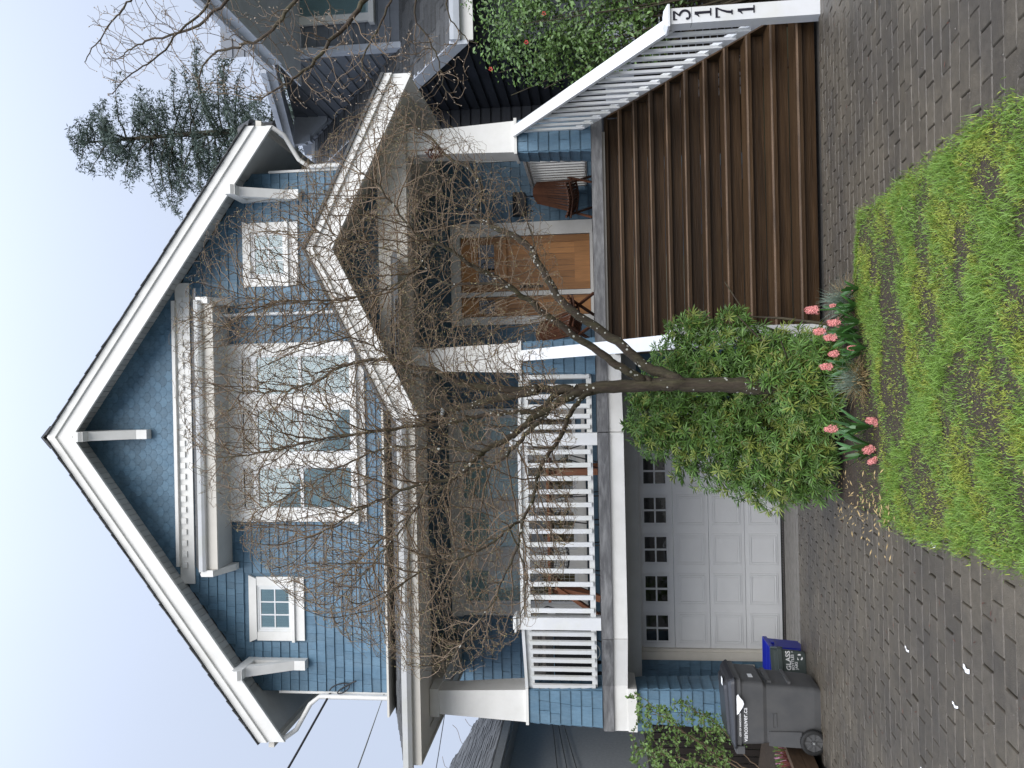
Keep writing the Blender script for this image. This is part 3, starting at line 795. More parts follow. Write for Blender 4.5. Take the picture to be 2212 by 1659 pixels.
# --- garage ----------------------------------------------------------------
GY = 11.8
part('garage_header', 'soffit_grey', HOUSE, (-4.72,.5,11.30,11.33,1.58,2.02), (-4.72,.5,11.331,GY,1.60,1.63))
part('garage_wall', 'blue_shingle', HOUSE, (-.3,.5,GY,GY+.2,-.6,2.0))
gw = part('garage_wall', 'blue_shingle', HOUSE, (-5.3,-4.19,GY,GY+.2,-.6,2.0))
cs = [(z, [(-5.28,-4.20)]) for z in [-.55+i*.155 for i in range(14)]]
shingles(gw, cs, GY, .155, lambda x, z: False)
part('base_board', 'cream_trim', gw, (-5.0,-4.25,GY-.05,GY-.021,-.1,.12))
gf = MB(); gf.box(-4.19,-4.02,GY-.06,GY+.1,-.53,1.60); gf.box(-4.16,-4.06,GY-.08,GY-.061,-.53,1.60); gf.box(-.47,-.30,GY-.06,GY+.1,-.53,1.60); gf.box(-4.02,-.47,GY-.06,GY+.1,1.57,1.60)
gd = gf.build('garage_door', 'cream_trim', HOUSE)
tag(gd, 'pale grey sectional garage door with a row of small windows')
NW = 6; px = (3.55)/NW; ph = 2.10/4
rp = None
for r in range(4):
    z0 = -.525+r*ph
    b = MB(); b.box(-4.02,-.47,GY-.005,GY+.03,z0+.003,z0+ph-.003)
    sec = b.build('door_section', 'garage_white', gd)
    for c in range(NW):
        xa = -4.02+c*px; xb = xa+px
        f = MB()
        def frame(f, i, t, y):
            x0, x1, zz0, zz1 = xa+i, xb-i, z0+i*.85, z0+ph-i*.85
            f.box(x0,x0+t,y,GY-.004,zz0,zz1); f.box(x1-t,x1,y,GY-.004,zz0,zz1); f.box(x0+t,x1-t,y,GY-.004,zz0,zz0+t); f.box(x0+t,x1-t,y,GY-.004,zz1-t,zz1)
        frame(f, .062, .012, GY-.014); frame(f, .092, .014, GY-.018)
        if r < 3:
            f.box(xa+.125,xb-.125,GY-.013,GY-.0045,z0+.11,z0+ph-.11)
            f.build('raised_panel', 'garage_white', sec)
        else:
            x0, x1, zz0, zz1 = xa+.106, xb-.106, z0+.10, z0+ph-.10; xm, zm = (x0+x1)/2, (zz0+zz1)/2
            f.box(xm-.014,xm+.014,GY-.02,GY-.004,zz0,zz1); f.box(x0,xm-.014,GY-.019,GY-.004,zm-.012,zm+.012); f.box(xm+.014,x1,GY-.019,GY-.004,zm-.012,zm+.012)
            f.build('window_grid', 'garage_white', sec)
            for p, q in ((x0,xm-.014),(xm+.014,x1)):
                for s_, t_ in ((zz0,zm-.012),(zm+.012,zz1)): part('pane', 'dark_glass', sec, (p,q,GY-.0095,GY-.0075,s_,t_))
            part('backing', 'dark_interior', sec, (x0,x1,GY-.0065,GY-.0055,zz0,zz1))
part('threshold', 'planter_wood', gd, (-4.19,-.3,GY-.13,GY-.061,-.64,-.528))

# --- porch door and windows -------------------------------------------------
def front_door():
    Y = WY
    c = MB(); c.box(1.03,1.17,Y-.05,Y-.004,2.16,4.45); c.box(2.56,2.79,Y-.05,Y-.004,2.16,4.45); c.box(1.03,2.79,Y-.055,Y-.004,4.451,4.62)
    c.box(1.52,1.60,Y-.048,Y-.004,2.20,4.45); c.box(1.171,2.559,Y-.07,Y-.004,2.156,2.205)
    o = c.build('front_door', 'white_paint', HOUSE); tag(o, 'honey coloured wooden front door with vertical planks and matching side panel')
    def leaf(x0, x1, n, st):
        s = MB(); s.box(x0,x0+st,Y-.03,Y-.003,2.21,4.44); s.box(x1-st,x1,Y-.03,Y-.003,2.21,4.44)
        s.box(x0+st,x1-st,Y-.029,Y-.003,2.21,2.47); s.box(x0+st,x1-st,Y-.029,Y-.003,3.62,3.86); s.box(x0+st,x1-st,Y-.029,Y-.003,4.14,4.44)
        s.build('door_frame', 'door_wood', o)
        w_ = (x1-x0-2*st)/n
        for i in range(n):
            part('plank', 'door_wood', o, (x0+st+i*w_+.002,x0+st+(i+1)*w_-.002,Y-.014-.003*(i%2),Y-.004,2.471,3.619))
        part('pane', 'dark_glass', o, (x0+st,x1-st,Y-.012,Y-.009,3.861,4.139)); part('backing', 'dark_interior', o, (x0+st,x1-st,Y-.0075,Y-.006,3.861,4.139))
        part('shelf', 'door_wood', o, (x0+.04,x1-.04,Y-.075,Y-.031,3.64,3.70))
        if n > 4:
            m_ = MB()
            for i in (1,2): m_.box(x0+st+(x1-x0-2*st)*i/3-.015,x0+st+(x1-x0-2*st)*i/3+.015,Y-.028,Y-.013,3.861,4.139)
            m_.build('muntin', 'door_wood', o)
    leaf(1.61,2.55,7,.12); leaf(1.18,1.51,3,.05)
    h = MB(); h.box(1.655,1.70,Y-.05,Y-.031,3.02,3.42); h.tube([(1.677,Y-.05,3.36),(1.677,Y-.10,3.34),(1.677,Y-.10,3.12),(1.677,Y-.05,3.10)], .012, 8); h.cyl((1.677,Y-.05,3.4),(1.677,Y-.075,3.4),.028)
    h.build('handle', 'dark_metal', o)
front_door()

def porch_windows():
    Y = WY
    c = MB()
    xs = [-4.0,-3.80,-3.19,-2.86,-2.17,-2.02,-1.28,-1.02,-.54,-.42]
    for a, b in ((0,1),(2,3),(4,5),(6,7),(8,9)): c.box(xs[a],xs[b],Y-.06,Y-.004,2.42,4.52)
    c.box(-4.02,-.40,Y-.07,Y-.004,4.521,4.72); c.box(-4.03,-.39,Y-.10,Y-.004,2.36,2.419)
    for a, b in ((1,2),(3,4),(5,6)): c.box(xs[a],xs[b],Y-.04,Y-.004,2.4195,2.52)
    o = c.build('porch_window', 'white_paint', HOUSE)
    for k, (a, b) in enumerate(((1,2),(3,4),(5,6),(7,8))):
        x0, x1 = xs[a], xs[b]; s = MB(); y0 = Y-.045
        s.box(x0,x0+.045,y0,Y-.004,2.521,4.52); s.box(x1-.045,x1,y0,Y-.004,2.521,4.52); s.box(x0+.045,x1-.045,y0,Y-.004,4.475,4.52); s.box(x0+.045,x1-.045,y0,Y-.004,2.521,2.58)
        if k in (0,3): s.box(x0+.045,x1-.045,y0,Y-.004,3.98,4.08)
        s.build('sash', 'rail_paint', o)
        zs = ((2.58,3.98),(4.08,4.475)) if k in (0,3) else ((2.58,4.475),)
        for z0, z1 in zs:
            part('pane', 'glass', o, (x0+.045,x1-.045,Y-.025,Y-.022,z0,z1))
        part('blind', 'pale_blind', o, (x0+.045,x1-.045,Y-.014,Y-.011,(3.35 if k in (1,2) else 3.52)+.001,4.475)); part('room_beyond', 'warm_interior' if k != 3 else 'table_wood', o, (x0+.045,x1-.045,Y-.0135,Y-.010,2.58,3.35 if k in (1,2) else 3.52))
        if k == 0:
            m_ = MB()
            for i in range(1,8): m_.box(x0+.05+i*(x1-x0-.1)/8-.003,x0+.05+i*(x1-x0-.1)/8+.003,Y-.030,Y-.0255,2.58,3.62)
            for i in range(1,12): m_.box(x0+.05,x1-.05,Y-.034,Y-.0305,2.58+i*.09-.003,2.58+i*.09+.003)
            m_.build('leaded_grid', 'cream_trim', o)
porch_windows()
# ------------------------------------------------------------------ stairs
def stairs():
    t = thing('front_stairs', 'wide flight of wet dark brown wooden steps up to the porch', 'stairs', (2.0, 9.0, 0))
    r, a = .29, .18
    for k in range(-1, 10):
        yn, zt = 10.3-k*r, 1.8-k*a
        b = MB(); e = .012
        # a rounded front edge
        b.prism_x([(yn,zt-.050),(yn+.31,zt-.050),(yn+.31,zt),(yn+e,zt),(yn+e*.3,zt-e*.3),(yn,zt-e)], .42, 3.60)
        b.build('tread', 'stair_wood', t)
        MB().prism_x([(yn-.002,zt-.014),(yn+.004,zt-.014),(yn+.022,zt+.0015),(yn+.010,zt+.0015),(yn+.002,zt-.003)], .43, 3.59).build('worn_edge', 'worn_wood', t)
        part('riser', 'stair_wood', t, (.425,3.595,yn+.055,yn+.085,max(zt-a, gz(yn)-.05) if k == 9 else zt-a+.001,zt-.051))
    for x in (.395, 3.625):
        MB().prism_x([(7.75,-.1),(10.6,1.55),(10.6,1.95),(7.72,.16)], x-.025, x+.025).build('stringer', 'stair_wood', t)
stairs()

def ribbon(b, pts, wd, y, dep):
    """flat stroke in the x-z plane"""
    P = [Vector((p[0],p[1])) for p in pts]; W_ = wd if isinstance(wd,(list,tuple)) else [wd]*len(P); L_, R_ = [], []
    for i, p in enumerate(P):
        d = (P[min(i+1,len(P)-1)]-P[max(i-1,0)]).normalized(); n = Vector((-d.y,d.x)); L_.append(p+n*W_[i]/2); R_.append(p-n*W_[i]/2)
    for i in range(len(P)-1):
        q = [L_[i],L_[i+1],R_[i+1],R_[i]]
        b.prism_y([(v.x,v.y) for v in q][::-1], y-dep, y)
    return b
def digit(ch, x, z, h, y, par):
    b = MB(); s = h; g = lambda u, v: (x+(u-.3)*s, z+v*s); th = .13*s; d = .006
    if ch == '1':
        ribbon(b,[g(.36,.0),g(.36,.98)],th*1.1,y,d); ribbon(b,[g(.14,.035),g(.58,.035)],.07*s,y,d+.0004); ribbon(b,[g(.12,.72),g(.24,.80),g(.33,.96)],[.03*s,.09*s,.12*s],y,d+.0008)
    if ch == '7':
        ribbon(b,[g(.02,.94),g(.62,.94)],.12*s,y,d); ribbon(b,[g(.05,.74),g(.05,.98)],.06*s,y,d+.0004)
        ribbon(b,[g(.59,.92),g(.44,.62),g(.34,.32),g(.30,.02)],[.07*s,.09*s,.12*s,.15*s],y,d+.0008); ribbon(b,[g(.16,.03),g(.44,.03)],.06*s,y,d+.0012)
    if ch == '3':
        ribbon(b,[g(.06,.94),g(.60,.94)],.12*s,y,d); ribbon(b,[g(.08,.76),g(.08,.98)],.06*s,y,d+.0004); ribbon(b,[g(.58,.93),g(.30,.60)],.08*s,y,d+.0008)
        arc = [g(.30+.30*math.sin(t)*1.0, .30-.30*math.cos(t)*-1) for t in np.linspace(0,math.pi*1.25,14)]
        ribbon(b,arc,[.07*s]+[.12*s]*11+[.10*s,.07*s],y,d+.0012); b.cyl((g(.10,.16)[0],y-d-.0016,g(.10,.16)[1]),(g(.10,.16)[0],y,g(.10,.16)[1]),.075*s,14)
    b.build('house_number', 'number_black', par)

def stair_rail(xc, name, label, digits):
    sgn = 1 if xc > 2 else -1
    t = thing('stair_railing', label, 'railing', (xc, 9.0, 0))
    nx0, nx1 = (3.40,3.55) if sgn > 0 else (.355,.505)
    y0, y1 = 7.48, 7.63
    zt = 1.40
    p = MB(); p.box(nx0,nx1,y0,y1,gz(7.5)-.03,zt); post = p.build('newel_post', 'rail_paint', t)
    cp = MB(); cx0, cx1, cy0, cy1 = nx0-.03, nx1+.03, y0-.03, y1+.03
    cp.loft([[(cx0,cy0,zt),(cx1,cy0,zt),(cx1,cy1,zt),(cx0,cy1,zt)],[(cx0,cy0,zt+.02),(cx1,cy0,zt+.02),(cx1,cy1,zt+.02),(cx0,cy1,zt+.02)],
             [(cx0+.045,cy0+.045,zt+.055),(cx1-.045,cy0+.045,zt+.055),(cx1-.045,cy1-.045,zt+.055),(cx0+.045,cy1-.045,zt+.055)]])
    cp.build('post_cap', 'rail_paint', post)
    if digits:
        for i, ch in enumerate('3171'):
            digit(ch, (nx0+nx1)/2+[-.002,.006,.0,.006][i], [1.212,1.012,.815,.612][i], .158, y0-.0005, post)
        part('paint_seam', 'dark_interior', post, (nx0-.0006,nx1+.0006,y0-.0008,y0+.10,1.192,1.195))
    xr = .38 if sgn < 0 else 3.45
    sl = .628
    za = lambda y: 1.36+(y-7.63)*sl
    MB().board((xr,7.60,za(7.60)+.045),(xr,10.50,za(10.50)+.045),.145,.038).build('handrail', 'rail_paint', t)
    MB().board((xr,7.605,za(7.605)-.02),(xr,10.49,za(10.49)-.02),.045,.085).build('under_rail', 'rail_paint', t)
    zb = lambda y: .52+(y-7.63)*sl
    MB().board((xr,7.605,zb(7.605)),(xr,10.50,zb(10.50)),.05,.09).build('bottom_rail', 'rail_paint', t)
    if sgn < 0:
        pass
    bx = mesh('baluster', *(lambda b: (b.V, b.F))(MB().add([(-.016,-.022,0),(.016,-.022,0),(.016,.022,.026),(-.016,.022,.026),(-.016,-.022,.80),(.016,-.022,.80),(.016,.022,.826),(-.016,.022,.826)],
        [(0,3,2,1),(4,5,6,7),(0,1,5,4),(1,2,6,5),(2,3,7,6),(3,0,4,7)])), 'rail_paint')
    y = 7.76
    while y < 10.42:
        link('baluster', bx, t, (xr-sgn*.034, y, zb(y)-.01)); y += .175
    return t
stair_rail(3.47, 'r', 'white stair railing on the right with house number post', True)
stair_rail(.43, 'l', 'white stair railing on the left behind the leafy shrub', False)

# ------------------------------------------------------------------ porch railing
def porch_rail():
    t = thing('porch_railing', 'white picket railing along the front of the porch over the garage', 'railing', (-2, 10.2, 2.15))
    pts = [(-4.20,10.62),(-3.16,10.19),(-.74,10.19),(.13,10.62)]
    zt, zb = 3.17, 2.24
    for i, (a, b) in enumerate(zip(pts[:-1], pts[1:])):
        a3, b3 = Vector((a[0],a[1],0)), Vector((b[0],b[1],0)); d = (b3-a3).normalized()
        s, e = (a3 if i == 0 else a3+d*.08), (b3 if i == 2 else b3-d*.08)
        Z = Vector((0,0,1))
        MB().board(s+Z*(zt+.02), e+Z*(zt+.02), .13, .04).build('handrail', 'rail_paint', t)
        MB().board(s+Z*(zt-.045), e+Z*(zt-.045), .05, .085).build('under_rail', 'rail_paint', t)
        MB().board(s+Z*(zb+.02), e+Z*(zb+.02), .05, .07).build('bottom_rail', 'rail_paint', t)
        n = {0:7,1:13,2:6}[i]; bm_ = mesh('baluster', *(lambda q: (q.V, q.F))(MB().box(-.030,.030,-.016,.016,0,.86)), 'rail_paint')
        for k in range(n):
            p = s+(e-s)*((k+.5)/n) + Vector((d.y,-d.x,0))*.043
            link('baluster', bm_, t, (p.x,p.y,zb+.01), (0,0,math.atan2(d.y,d.x)))
    for x, y in pts[1:3]:
        p = MB().box(x-.08,x+.08,y-.08,y+.08,2.16,3.27).build('rail_post', 'rail_paint', t)
        MB().box(x-.11,x+.11,y-.11,y+.11,3.27,3.295).box(x-.08,x+.08,y-.08,y+.08,3.295,3.315).build('post_cap', 'rail_paint', p)
porch_rail()
def side_rail():
    t = thing('porch_railing', 'short white picket railing closing the right end of the porch', 'railing', (3.4, 12, 2.15))
    MB().board((3.40,11.02,3.16),(3.40,13.26,3.16),.13,.04).build('handrail', 'white_paint', t)
    MB().board((3.40,11.02,3.09),(3.40,13.26,3.09),.05,.08).build('under_rail', 'white_paint', t)
    MB().board((3.40,11.02,2.26),(3.40,13.26,2.26),.05,.07).build('bottom_rail', 'white_paint', t)
    bm_ = mesh('baluster', *(lambda q: (q.V, q.F))(MB().box(-.018,.018,-.03,.03,0,.85)), 'white_paint')
    for k in range(15): link('baluster', bm_, t, (3.358, 11.1+k*.145, 2.25))
side_rail()

# ------------------------------------------------------------------ porch furniture
def slat_chair(x, y, rz, label):
    t = thing('slatted_chair', label, 'chair', (x, y, 2.157), 'folding slatted chairs by the front door'); t.rotation_euler = (0,0,rz)
    M = Matrix.Identity(4)
    n = 11
    for i in range(n):
        f = (i-(n-1)/2)/((n-1)/2)
        wob = .02*(i%2)
        sag = .05*(1-f*f)
        b = MB().board((f*.235,.02+sag,.30+wob-.0),(f*.155,.43+sag*.4,.95-.06*f*f),.034,.022,(0,-1,.3)); o = b.build('back_slat', 'chair_wood', None); o.parent = t
        b = MB().board((f*.245,-.36,.40-sag*.8),(f*.215,.14,.265-sag),.034,.022); o = b.build('seat_slat', 'chair_wood', None); o.parent = t
    for yy, zz, hw in ((.03,.345,.27),(-.30,.355,.275),(.06,.27,.26)):
        o = MB().tube([(-hw,yy,zz-.02),(0,yy+.05,zz-.06),(hw,yy,zz-.02)], .017, 6).build('cross_bar', 'chair_wood'); o.parent = t
    for s in (-1,1):
        for a, b in (((s*.245,-.28,.40),(s*.245,.30,.0)),((s*.265,.16,.36),(s*.265,-.36,.0))):
            o = MB().board(a, b, .026, .045).build('leg', 'chair_wood'); o.parent = t
slat_chair(2.93, 12.15, math.radians(-24), 'brown slatted folding chair on the porch right of the front door')
slat_chair(.98, 12.1, math.radians(24), 'brown slatted folding chair on the porch left of the front door')

def mailbox():
    t = thing('mailbox', 'black wall mounted mailbox beside the front door', 'mailbox', (3.08, 13.2, 3.38))
    b = MB(); b.prism_x([(13.11,3.30),(13.26,3.28),(13.26,3.50),(13.20,3.50),(13.11,3.44)], 2.89, 3.27); b.build('mailbox_body', 'black_metal', t)
    b = MB(); b.prism_x([(13.095,3.425),(13.10,3.445),(13.20,3.512),(13.26,3.512),(13.26,3.503),(13.205,3.502),(13.10,3.435)], 2.88, 3.28); b.build('mailbox_lid', 'black_metal', t)
    b = MB()
    for x in (2.95, 3.20): b.tube([(x,13.14,3.28),(x,13.12,3.19),(x,13.15,3.15),(x,13.19,3.18)], .008, 6)
    b.build('newspaper_hook', 'black_metal', t)
mailbox()

def table():
    t = thing('porch_table', 'long reddish wooden trestle table behind the porch railing', 'table', (-2.2, 11.5, 2.157))
    for i in range(5): part('table_plank', 'table_wood', t, (-3.15,-1.15,11.05+i*.175,11.05+i*.175+.170,2.86,2.90))
    for x in (-1.30, -3.0):
        b = MB(); b.board((x,11.20,2.86),(x+(-.10 if x<-2 else .02),11.10,2.157),.09,.06,(0,1,0)); b.build('leg', 'table_wood', t)
        b = MB(); b.board((x,11.75,2.86),(x+(-.30 if x<-2 else .02),11.85,2.157),.09,.06,(0,1,0)); b.build('leg', 'table_wood', t)
        part('cross_rail', 'table_wood', t, (x-.03,x+.03,11.12,11.84,2.79,2.859))
    b = MB().board((-2.95,11.16,2.80),(-3.35,11.10,2.17),.05,.11,(0,1,0)); b.build('brace', 'table_wood', t)
table()
def wire_chair(x, y, rz, label, group='black wire chairs around the porch table'):
    t = thing('wire_chair', label, 'chair', (x, y, 2.157), group); t.rotation_euler = (0,0,rz)
    def put(b, n):
        o = b.build(n, 'black_metal'); o.parent = t
    prof = [(-.24,.46),(-.08,.42),(.12,.43),(.20,.52),(.25,.66),(.28,.80)]
    g = MB()
    for i in range(9):
        f = (i-4)/4; g.tube([(f*(.25-.03*k), p[0]-.03*f*f*(k>2), p[1]+.05*f*f) for k, p in enumerate(prof)], .0042, 5)
    for k in range(len(prof)*2-1):
        a = k/2; i0 = int(a); i1 = min(i0+1,5); p = [(prof[i0][j]+prof[i1][j])/2 if k % 2 else prof[i0][j] for j in (0,1)]
        g.tube([(f*(.25-.03*a), p[0]-.03*f*f*(a>2), p[1]+.05*f*f) for f in (-1,-.5,0,.5,1)], .0042, 5)
    put(g, 'wire_seat')
    for s in (-1,1):
        put(MB().tube([(s*.20,-.22,0),(s*.17,-.08,.41)], .010, 6), 'leg'); put(MB().tube([(s*.20,.20,0),(s*.17,.08,.42)], .010, 6), 'leg')
    put(MB().tube([(-.18,-.13,.15),(.18,-.13,.15)], .007, 6).tube([(-.18,.14,.15),(.18,.14,.15)], .007, 6), 'stretcher')
wire_chair(-1.75, 10.78, math.pi, 'black wire chair near the rail at the right end of the trestle table')
wire_chair(-2.45, 10.78, math.pi+.1, 'black wire chair near the rail at the middle of the trestle table')
wire_chair(-1.0, 11.2, math.pi*.6, 'black wire chair at the right hand end of the trestle table')
wire_chair(-3.62, 11.5, math.pi*1.6, 'black wire chair at the left hand end of the trestle table')

def grill():
    t = thing('barbecue_grill', 'dark barbecue with rounded lid in the left corner of the porch', 'barbecue', (-4.0, 11.7, 2.157))
    part('cabinet', 'black_metal', t, (-4.35,-3.55,11.4,11.95,2.22,2.85), (-4.30,-3.60,11.39,11.3995,2.27,2.78))
    for x in (-4.3,-3.6):
        for y in (11.45,11.9): MB().cyl((x-.02,y,2.19),(x+.02,y,2.19),.03,10).build('caster', 'tyre', t)
    part('control_panel', 'dark_metal', t, (-4.36,-3.54,11.36,11.3995,2.86,2.97))
    for x in (-4.2,-3.95,-3.7): MB().cyl((x,11.34,2.915),(x,11.36,2.915),.025,12).build('knob', 'cable_pale', t)
    b = MB(); pr_ = [(11.4,2.98)]+[(11.675-.275*math.cos(a), 2.98+.27*math.sin(a)) for a in np.linspace(.25,math.pi-.25,9)]+[(11.95,2.98)]
    b.prism_x(pr_[::-1], -4.36, -3.54); b.build('lid', 'grill_cover', t)
    b = MB().tube([(-4.2,11.42,3.06),(-4.2,11.36,3.08),(-3.7,11.36,3.08),(-3.7,11.42,3.06)], .013, 8); b.build('handle', 'dark_metal', t)
    MB().tube([(-3.9+.10*math.cos(a), 11.2, 2.24+.06*math.sin(a)) for a in np.linspace(0,6.28,20)], .008, 6).build('gas_hose', 'cable_pale', t)
grill()

def house_light():
    t = thing('porch_lamp', 'small pale porch wall lamp beside the front door frame', 'lamp', (.72, 13.2, 4.2))
    part('back_plate', 'cable_pale', t, (.66,.78,13.25,13.28,4.05,4.35)); part('lamp_shade', 'cable_pale', t, (.65,.79,13.12,13.249,4.12,4.28))
house_light()

# ------------------------------------------------------------------ bins by the garage
def wheelie_bin():
    Z0 = gz(8.5); x0, y0 = -3.46, 8.45
    t = thing('wheeled_bin', 'large dark grey wheeled refuse bin with black lid by the garage', 'bin', (x0, y0, Z0))
    def P(r): return [(x+x0, y+y0, z+Z0) for x, y, z in r]
    b = MB()
    b.loft([P(rrect(-.30,.26,-.24,.24,.03,.05)), P(rrect(-.325,.275,-.25,.25,.10,.05)), P(rrect(-.34,.30,-.265,.265,.42,.05)), P(rrect(-.345,.312,-.272,.272,.62,.05)),
            P(rrect(-.352,.345,-.285,.285,.66,.05)), P(rrect(-.36,.36,-.295,.295,.90,.05)), P(rrect(-.37,.385,-.31,.31,.905,.05)), P(rrect(-.37,.385,-.31,.31,.955,.05))], smooth=False)
    body = b.build('bin_body', 'bin_grey', t)
    # axle housing beside the wheel, front lift pocket, side emboss
    MB().prism_y([(x0-.375,Z0+.25),(x0-.20,Z0+.25),(x0-.20,Z0+.60),(x0-.36,Z0+.60)], y0-.285, y0-.262).build('side_rib', 'bin_grey', body)
    b = MB(); b.box(x0+.30,x0+.335,y0-.20,y0+.20,Z0+.55,Z0+.60); b.box(x0+.29,x0+.325,y0-.19,y0+.19,Z0+.34,Z0+.37); b.build('lift_bar', 'bin_grey', body)
    e = MB(); 
    for bx_ in ((-.16,.0,.575,.580),(-.16,.0,.615,.620),(-.16,-.155,.5801,.6149),(-.005,.0,.5801,.6149)): e.box(x0+bx_[0],x0+bx_[1],y0-.2755,y0-.268,Z0+bx_[2]-.06,Z0+bx_[3]-.06)
    e.build('emboss', 'bin_grey', body)
    # lid, hinged at the back, handle bar behind
    l = MB()
    def lid(z, i, zf, zb):
        r = rrect(-.40+i,.395-i,-.325+i,.325-i,0,.05); return [(x+x0, y+y0, Z0+z+(zb+(zf-zb)*((x+.40)/.795))) for x, y, _ in r]
    l.loft([lid(.957,0,0,0), lid(.975,.0,.0,0), lid(.99,.02,.02,.0), lid(1.005,.05,.035,.0), lid(1.008,.09,.045,0), lid(1.030,.11,.05,0)])
    ld = l.build('lid', 'bin_lid', t)
    part('lid_label', 'print_white', ld, (x0+.24,x0+.32,y0-.12,y0-.04,Z0+1.071,Z0+1.0735))
    h = MB(); h.tube([(x0-.44,y0-.28,Z0+.95),(x0-.44,y0+.28,Z0+.95)], .018, 8); h.box(x0-.45,x0-.365,y0-.30,y0-.24,Z0+.87,Z0+.953); h.box(x0-.45,x0-.365,y0+.24,y0+.30,Z0+.87,Z0+.953); h.build('handle_bar', 'bin_grey', t)
    for s in (-1,1):
        yc = y0+s*.30; c = Vector((x0-.30, yc, Z0+.135))
        w_ = MB(); R_ = .135
        prof = [(.100,-.028),(.128,-.030),(R_,-.018),(R_,.018),(.128,.030),(.100,.028)]
        rings = [[(c.x+r*math.cos(a), c.y+o_, c.z+r*math.sin(a)) for a in np.linspace(0,2*math.pi,28,endpoint=False)] for r, o_ in prof]
        w_.loft(rings+[rings[0]], False, False, True)
        for k in range(36):
            a = 2*math.pi*k/36; d = Vector((math.cos(a),0,math.sin(a))); p = c+d*(R_+.001); w_.board(p-Vector((0,.018,0)), p+Vector((0,.018,0)), .010, .006, d)
        wh = w_.build('wheel', 'tyre', t)
        g = MB(); g.cyl((c.x,c.y-.012,c.z),(c.x,c.y+.012,c.z),.102,28)
        for k in range(8):
            a = 2*math.pi*k/8; d = Vector((math.cos(a),0,math.sin(a))); g.board(c+d*.03-Vector((0,.016,0)), c+d*.098-Vector((0,.016,0)), .026, .012, (0,1,0))
        g.cyl((c.x,c.y-.030,c.z),(c.x,c.y+.03,c.z),.026,16); g.build('rim', 'bin_grey', wh)
        MB().cyl((c.x,c.y-.036,c.z),(c.x,c.y-.0301,c.z),.010,10).build('axle_cap', 'cable_pale', wh)
    rx = (math.pi/2, 0, 0)
    tilt = math.atan2(.023,.28)
    text_part('lettering', 'vancouver.ca', .072, 'print_white', body, (x0-.12, y0-.3015, Z0+.838), (math.pi/2+.0,0,0), .0006, 'CENTER', .0006)
    text_part('lettering', 'CITY OF VANCOUVER', .026, 'print_white', body, (x0-.12, y0-.3118, Z0+.908), (math.pi/2,0,0), .0006, 'CENTER', .0006)
    part('number_label', 'print_white', body, (x0+.352,x0+.3545,y0-.15,y0-.05,Z0+.74,Z0+.79))
    K = .93; t.scale = (K,K,K)
    # scrap of tissue hanging from under the lid
    V = []; n = 7
    for i in range(n):
        f = i/(n-1); w_ = .015+.075*math.sin(math.pi*min(1,f*1.1))*(.5+.5*f)
        V += [(x0+K*(.0+.21*f), y0-K*(.333+.004*math.sin(i*2.1)), Z0+K*.955), (x0+K*(.02+.21*f), y0-K*(.340+.006*math.cos(i*1.7)), Z0+K*(.955-w_*1.1))]
    Fc = [(2*i,2*i+2,2*i+3,2*i+1) for i in range(n-1)]
    o = link('tissue_scrap', mesh('tissue_scrap', V, Fc, 'litter')); tag(o, 'crumpled white tissue caught under the lid of the wheeled bin', 'tissue')
    sm = o.modifiers.new('thick', 'SOLIDIFY'); sm.thickness = .002
wheelie_bin()

def crate(x0, y0, w_, d, h, m, label, cat, zb):
    t = thing('recycling_box', label, cat, (x0, y0, zb))
    def R_(i, z): return [(x+x0, y+y0, zb+z) for x, y, _ in rrect(-w_/2+i, w_/2-i, -d/2+i, d/2-i, 0, .03)]
    b = MB(); b.loft([R_(.045,0), R_(.012,h-.045), R_(-.012,h-.045), R_(-.012,h), R_(.004,h), R_(.004,h-.03), R_(.03,.02)], cap0=True, cap1=True)
    o = b.build('box_body', m, t)
    for s in (-1,1): MB().box(x0+s*.232-.03*s-.008,x0+s*.232-.03*s+.008,y0-d/2-.004+.018,y0-d/2+.04,zb+.06,zb+h-.05).build('rib', m, o)
    MB().box(x0+w_/2-.004,x0+w_/2+.016,y0-.06,y0+.06,zb+h-.09,zb+h-.05).build('handle', m, o)
    return t, o
bz = gz(9.45)
crate(-3.46, 9.70, .48, .38, .43, 'blue_plastic', 'bright blue plastic recycling box standing behind the grey glass box', 'box', gz(9.70))
tb, ob = crate(-3.40, 9.24, .50, .40, .33, 'green_grey_plastic', 'dark grey glass recycling box with white lettering beside the wheeled bin', 'box', gz(9.24))
bz = gz(9.24)
tl = -math.atan2(.033,.315)
def face(x, z): return (x, 9.24-.20+.045-.033*(z/.285)-.0105, bz+z)
text_part('lettering', 'GLASS', .075, 'print_white', ob, face(-3.28,.190), (math.pi/2+.1,0,0), .0006, 'CENTER', .0014)
text_part('lettering', 'BOTTLES +', .042, 'print_white', ob, face(-3.28,.150), (math.pi/2+.1,0,0), .0006, 'CENTER', .0006)
text_part('lettering', 'JARS', .042, 'print_white', ob, face(-3.335,.112), (math.pi/2+.1,0,0), .0006, 'CENTER', .0006)
rb = MB()                                               # three chasing arrows
for k in range(3):
    a0 = math.radians(90+120*k); c_ = face(-3.245,.085)
    pts = [(c_[0]+.030*math.cos(a0+t), c_[2]+.030*math.sin(a0+t)) for t in (0,.4,.8,1.2)]
    ribbon(rb, pts, [.016,.016,.016,.004], c_[1]-.002, .001)
rb.build('recycling_mark', 'print_white', ob)
text_part('lettering', 'CITY OF\nVANCOUVER', .018, 'print_white', ob, face(-3.32,.066), (math.pi/2+.1,0,0), .0006, 'CENTER')

tb.rotation_euler = (0,0,math.radians(17))
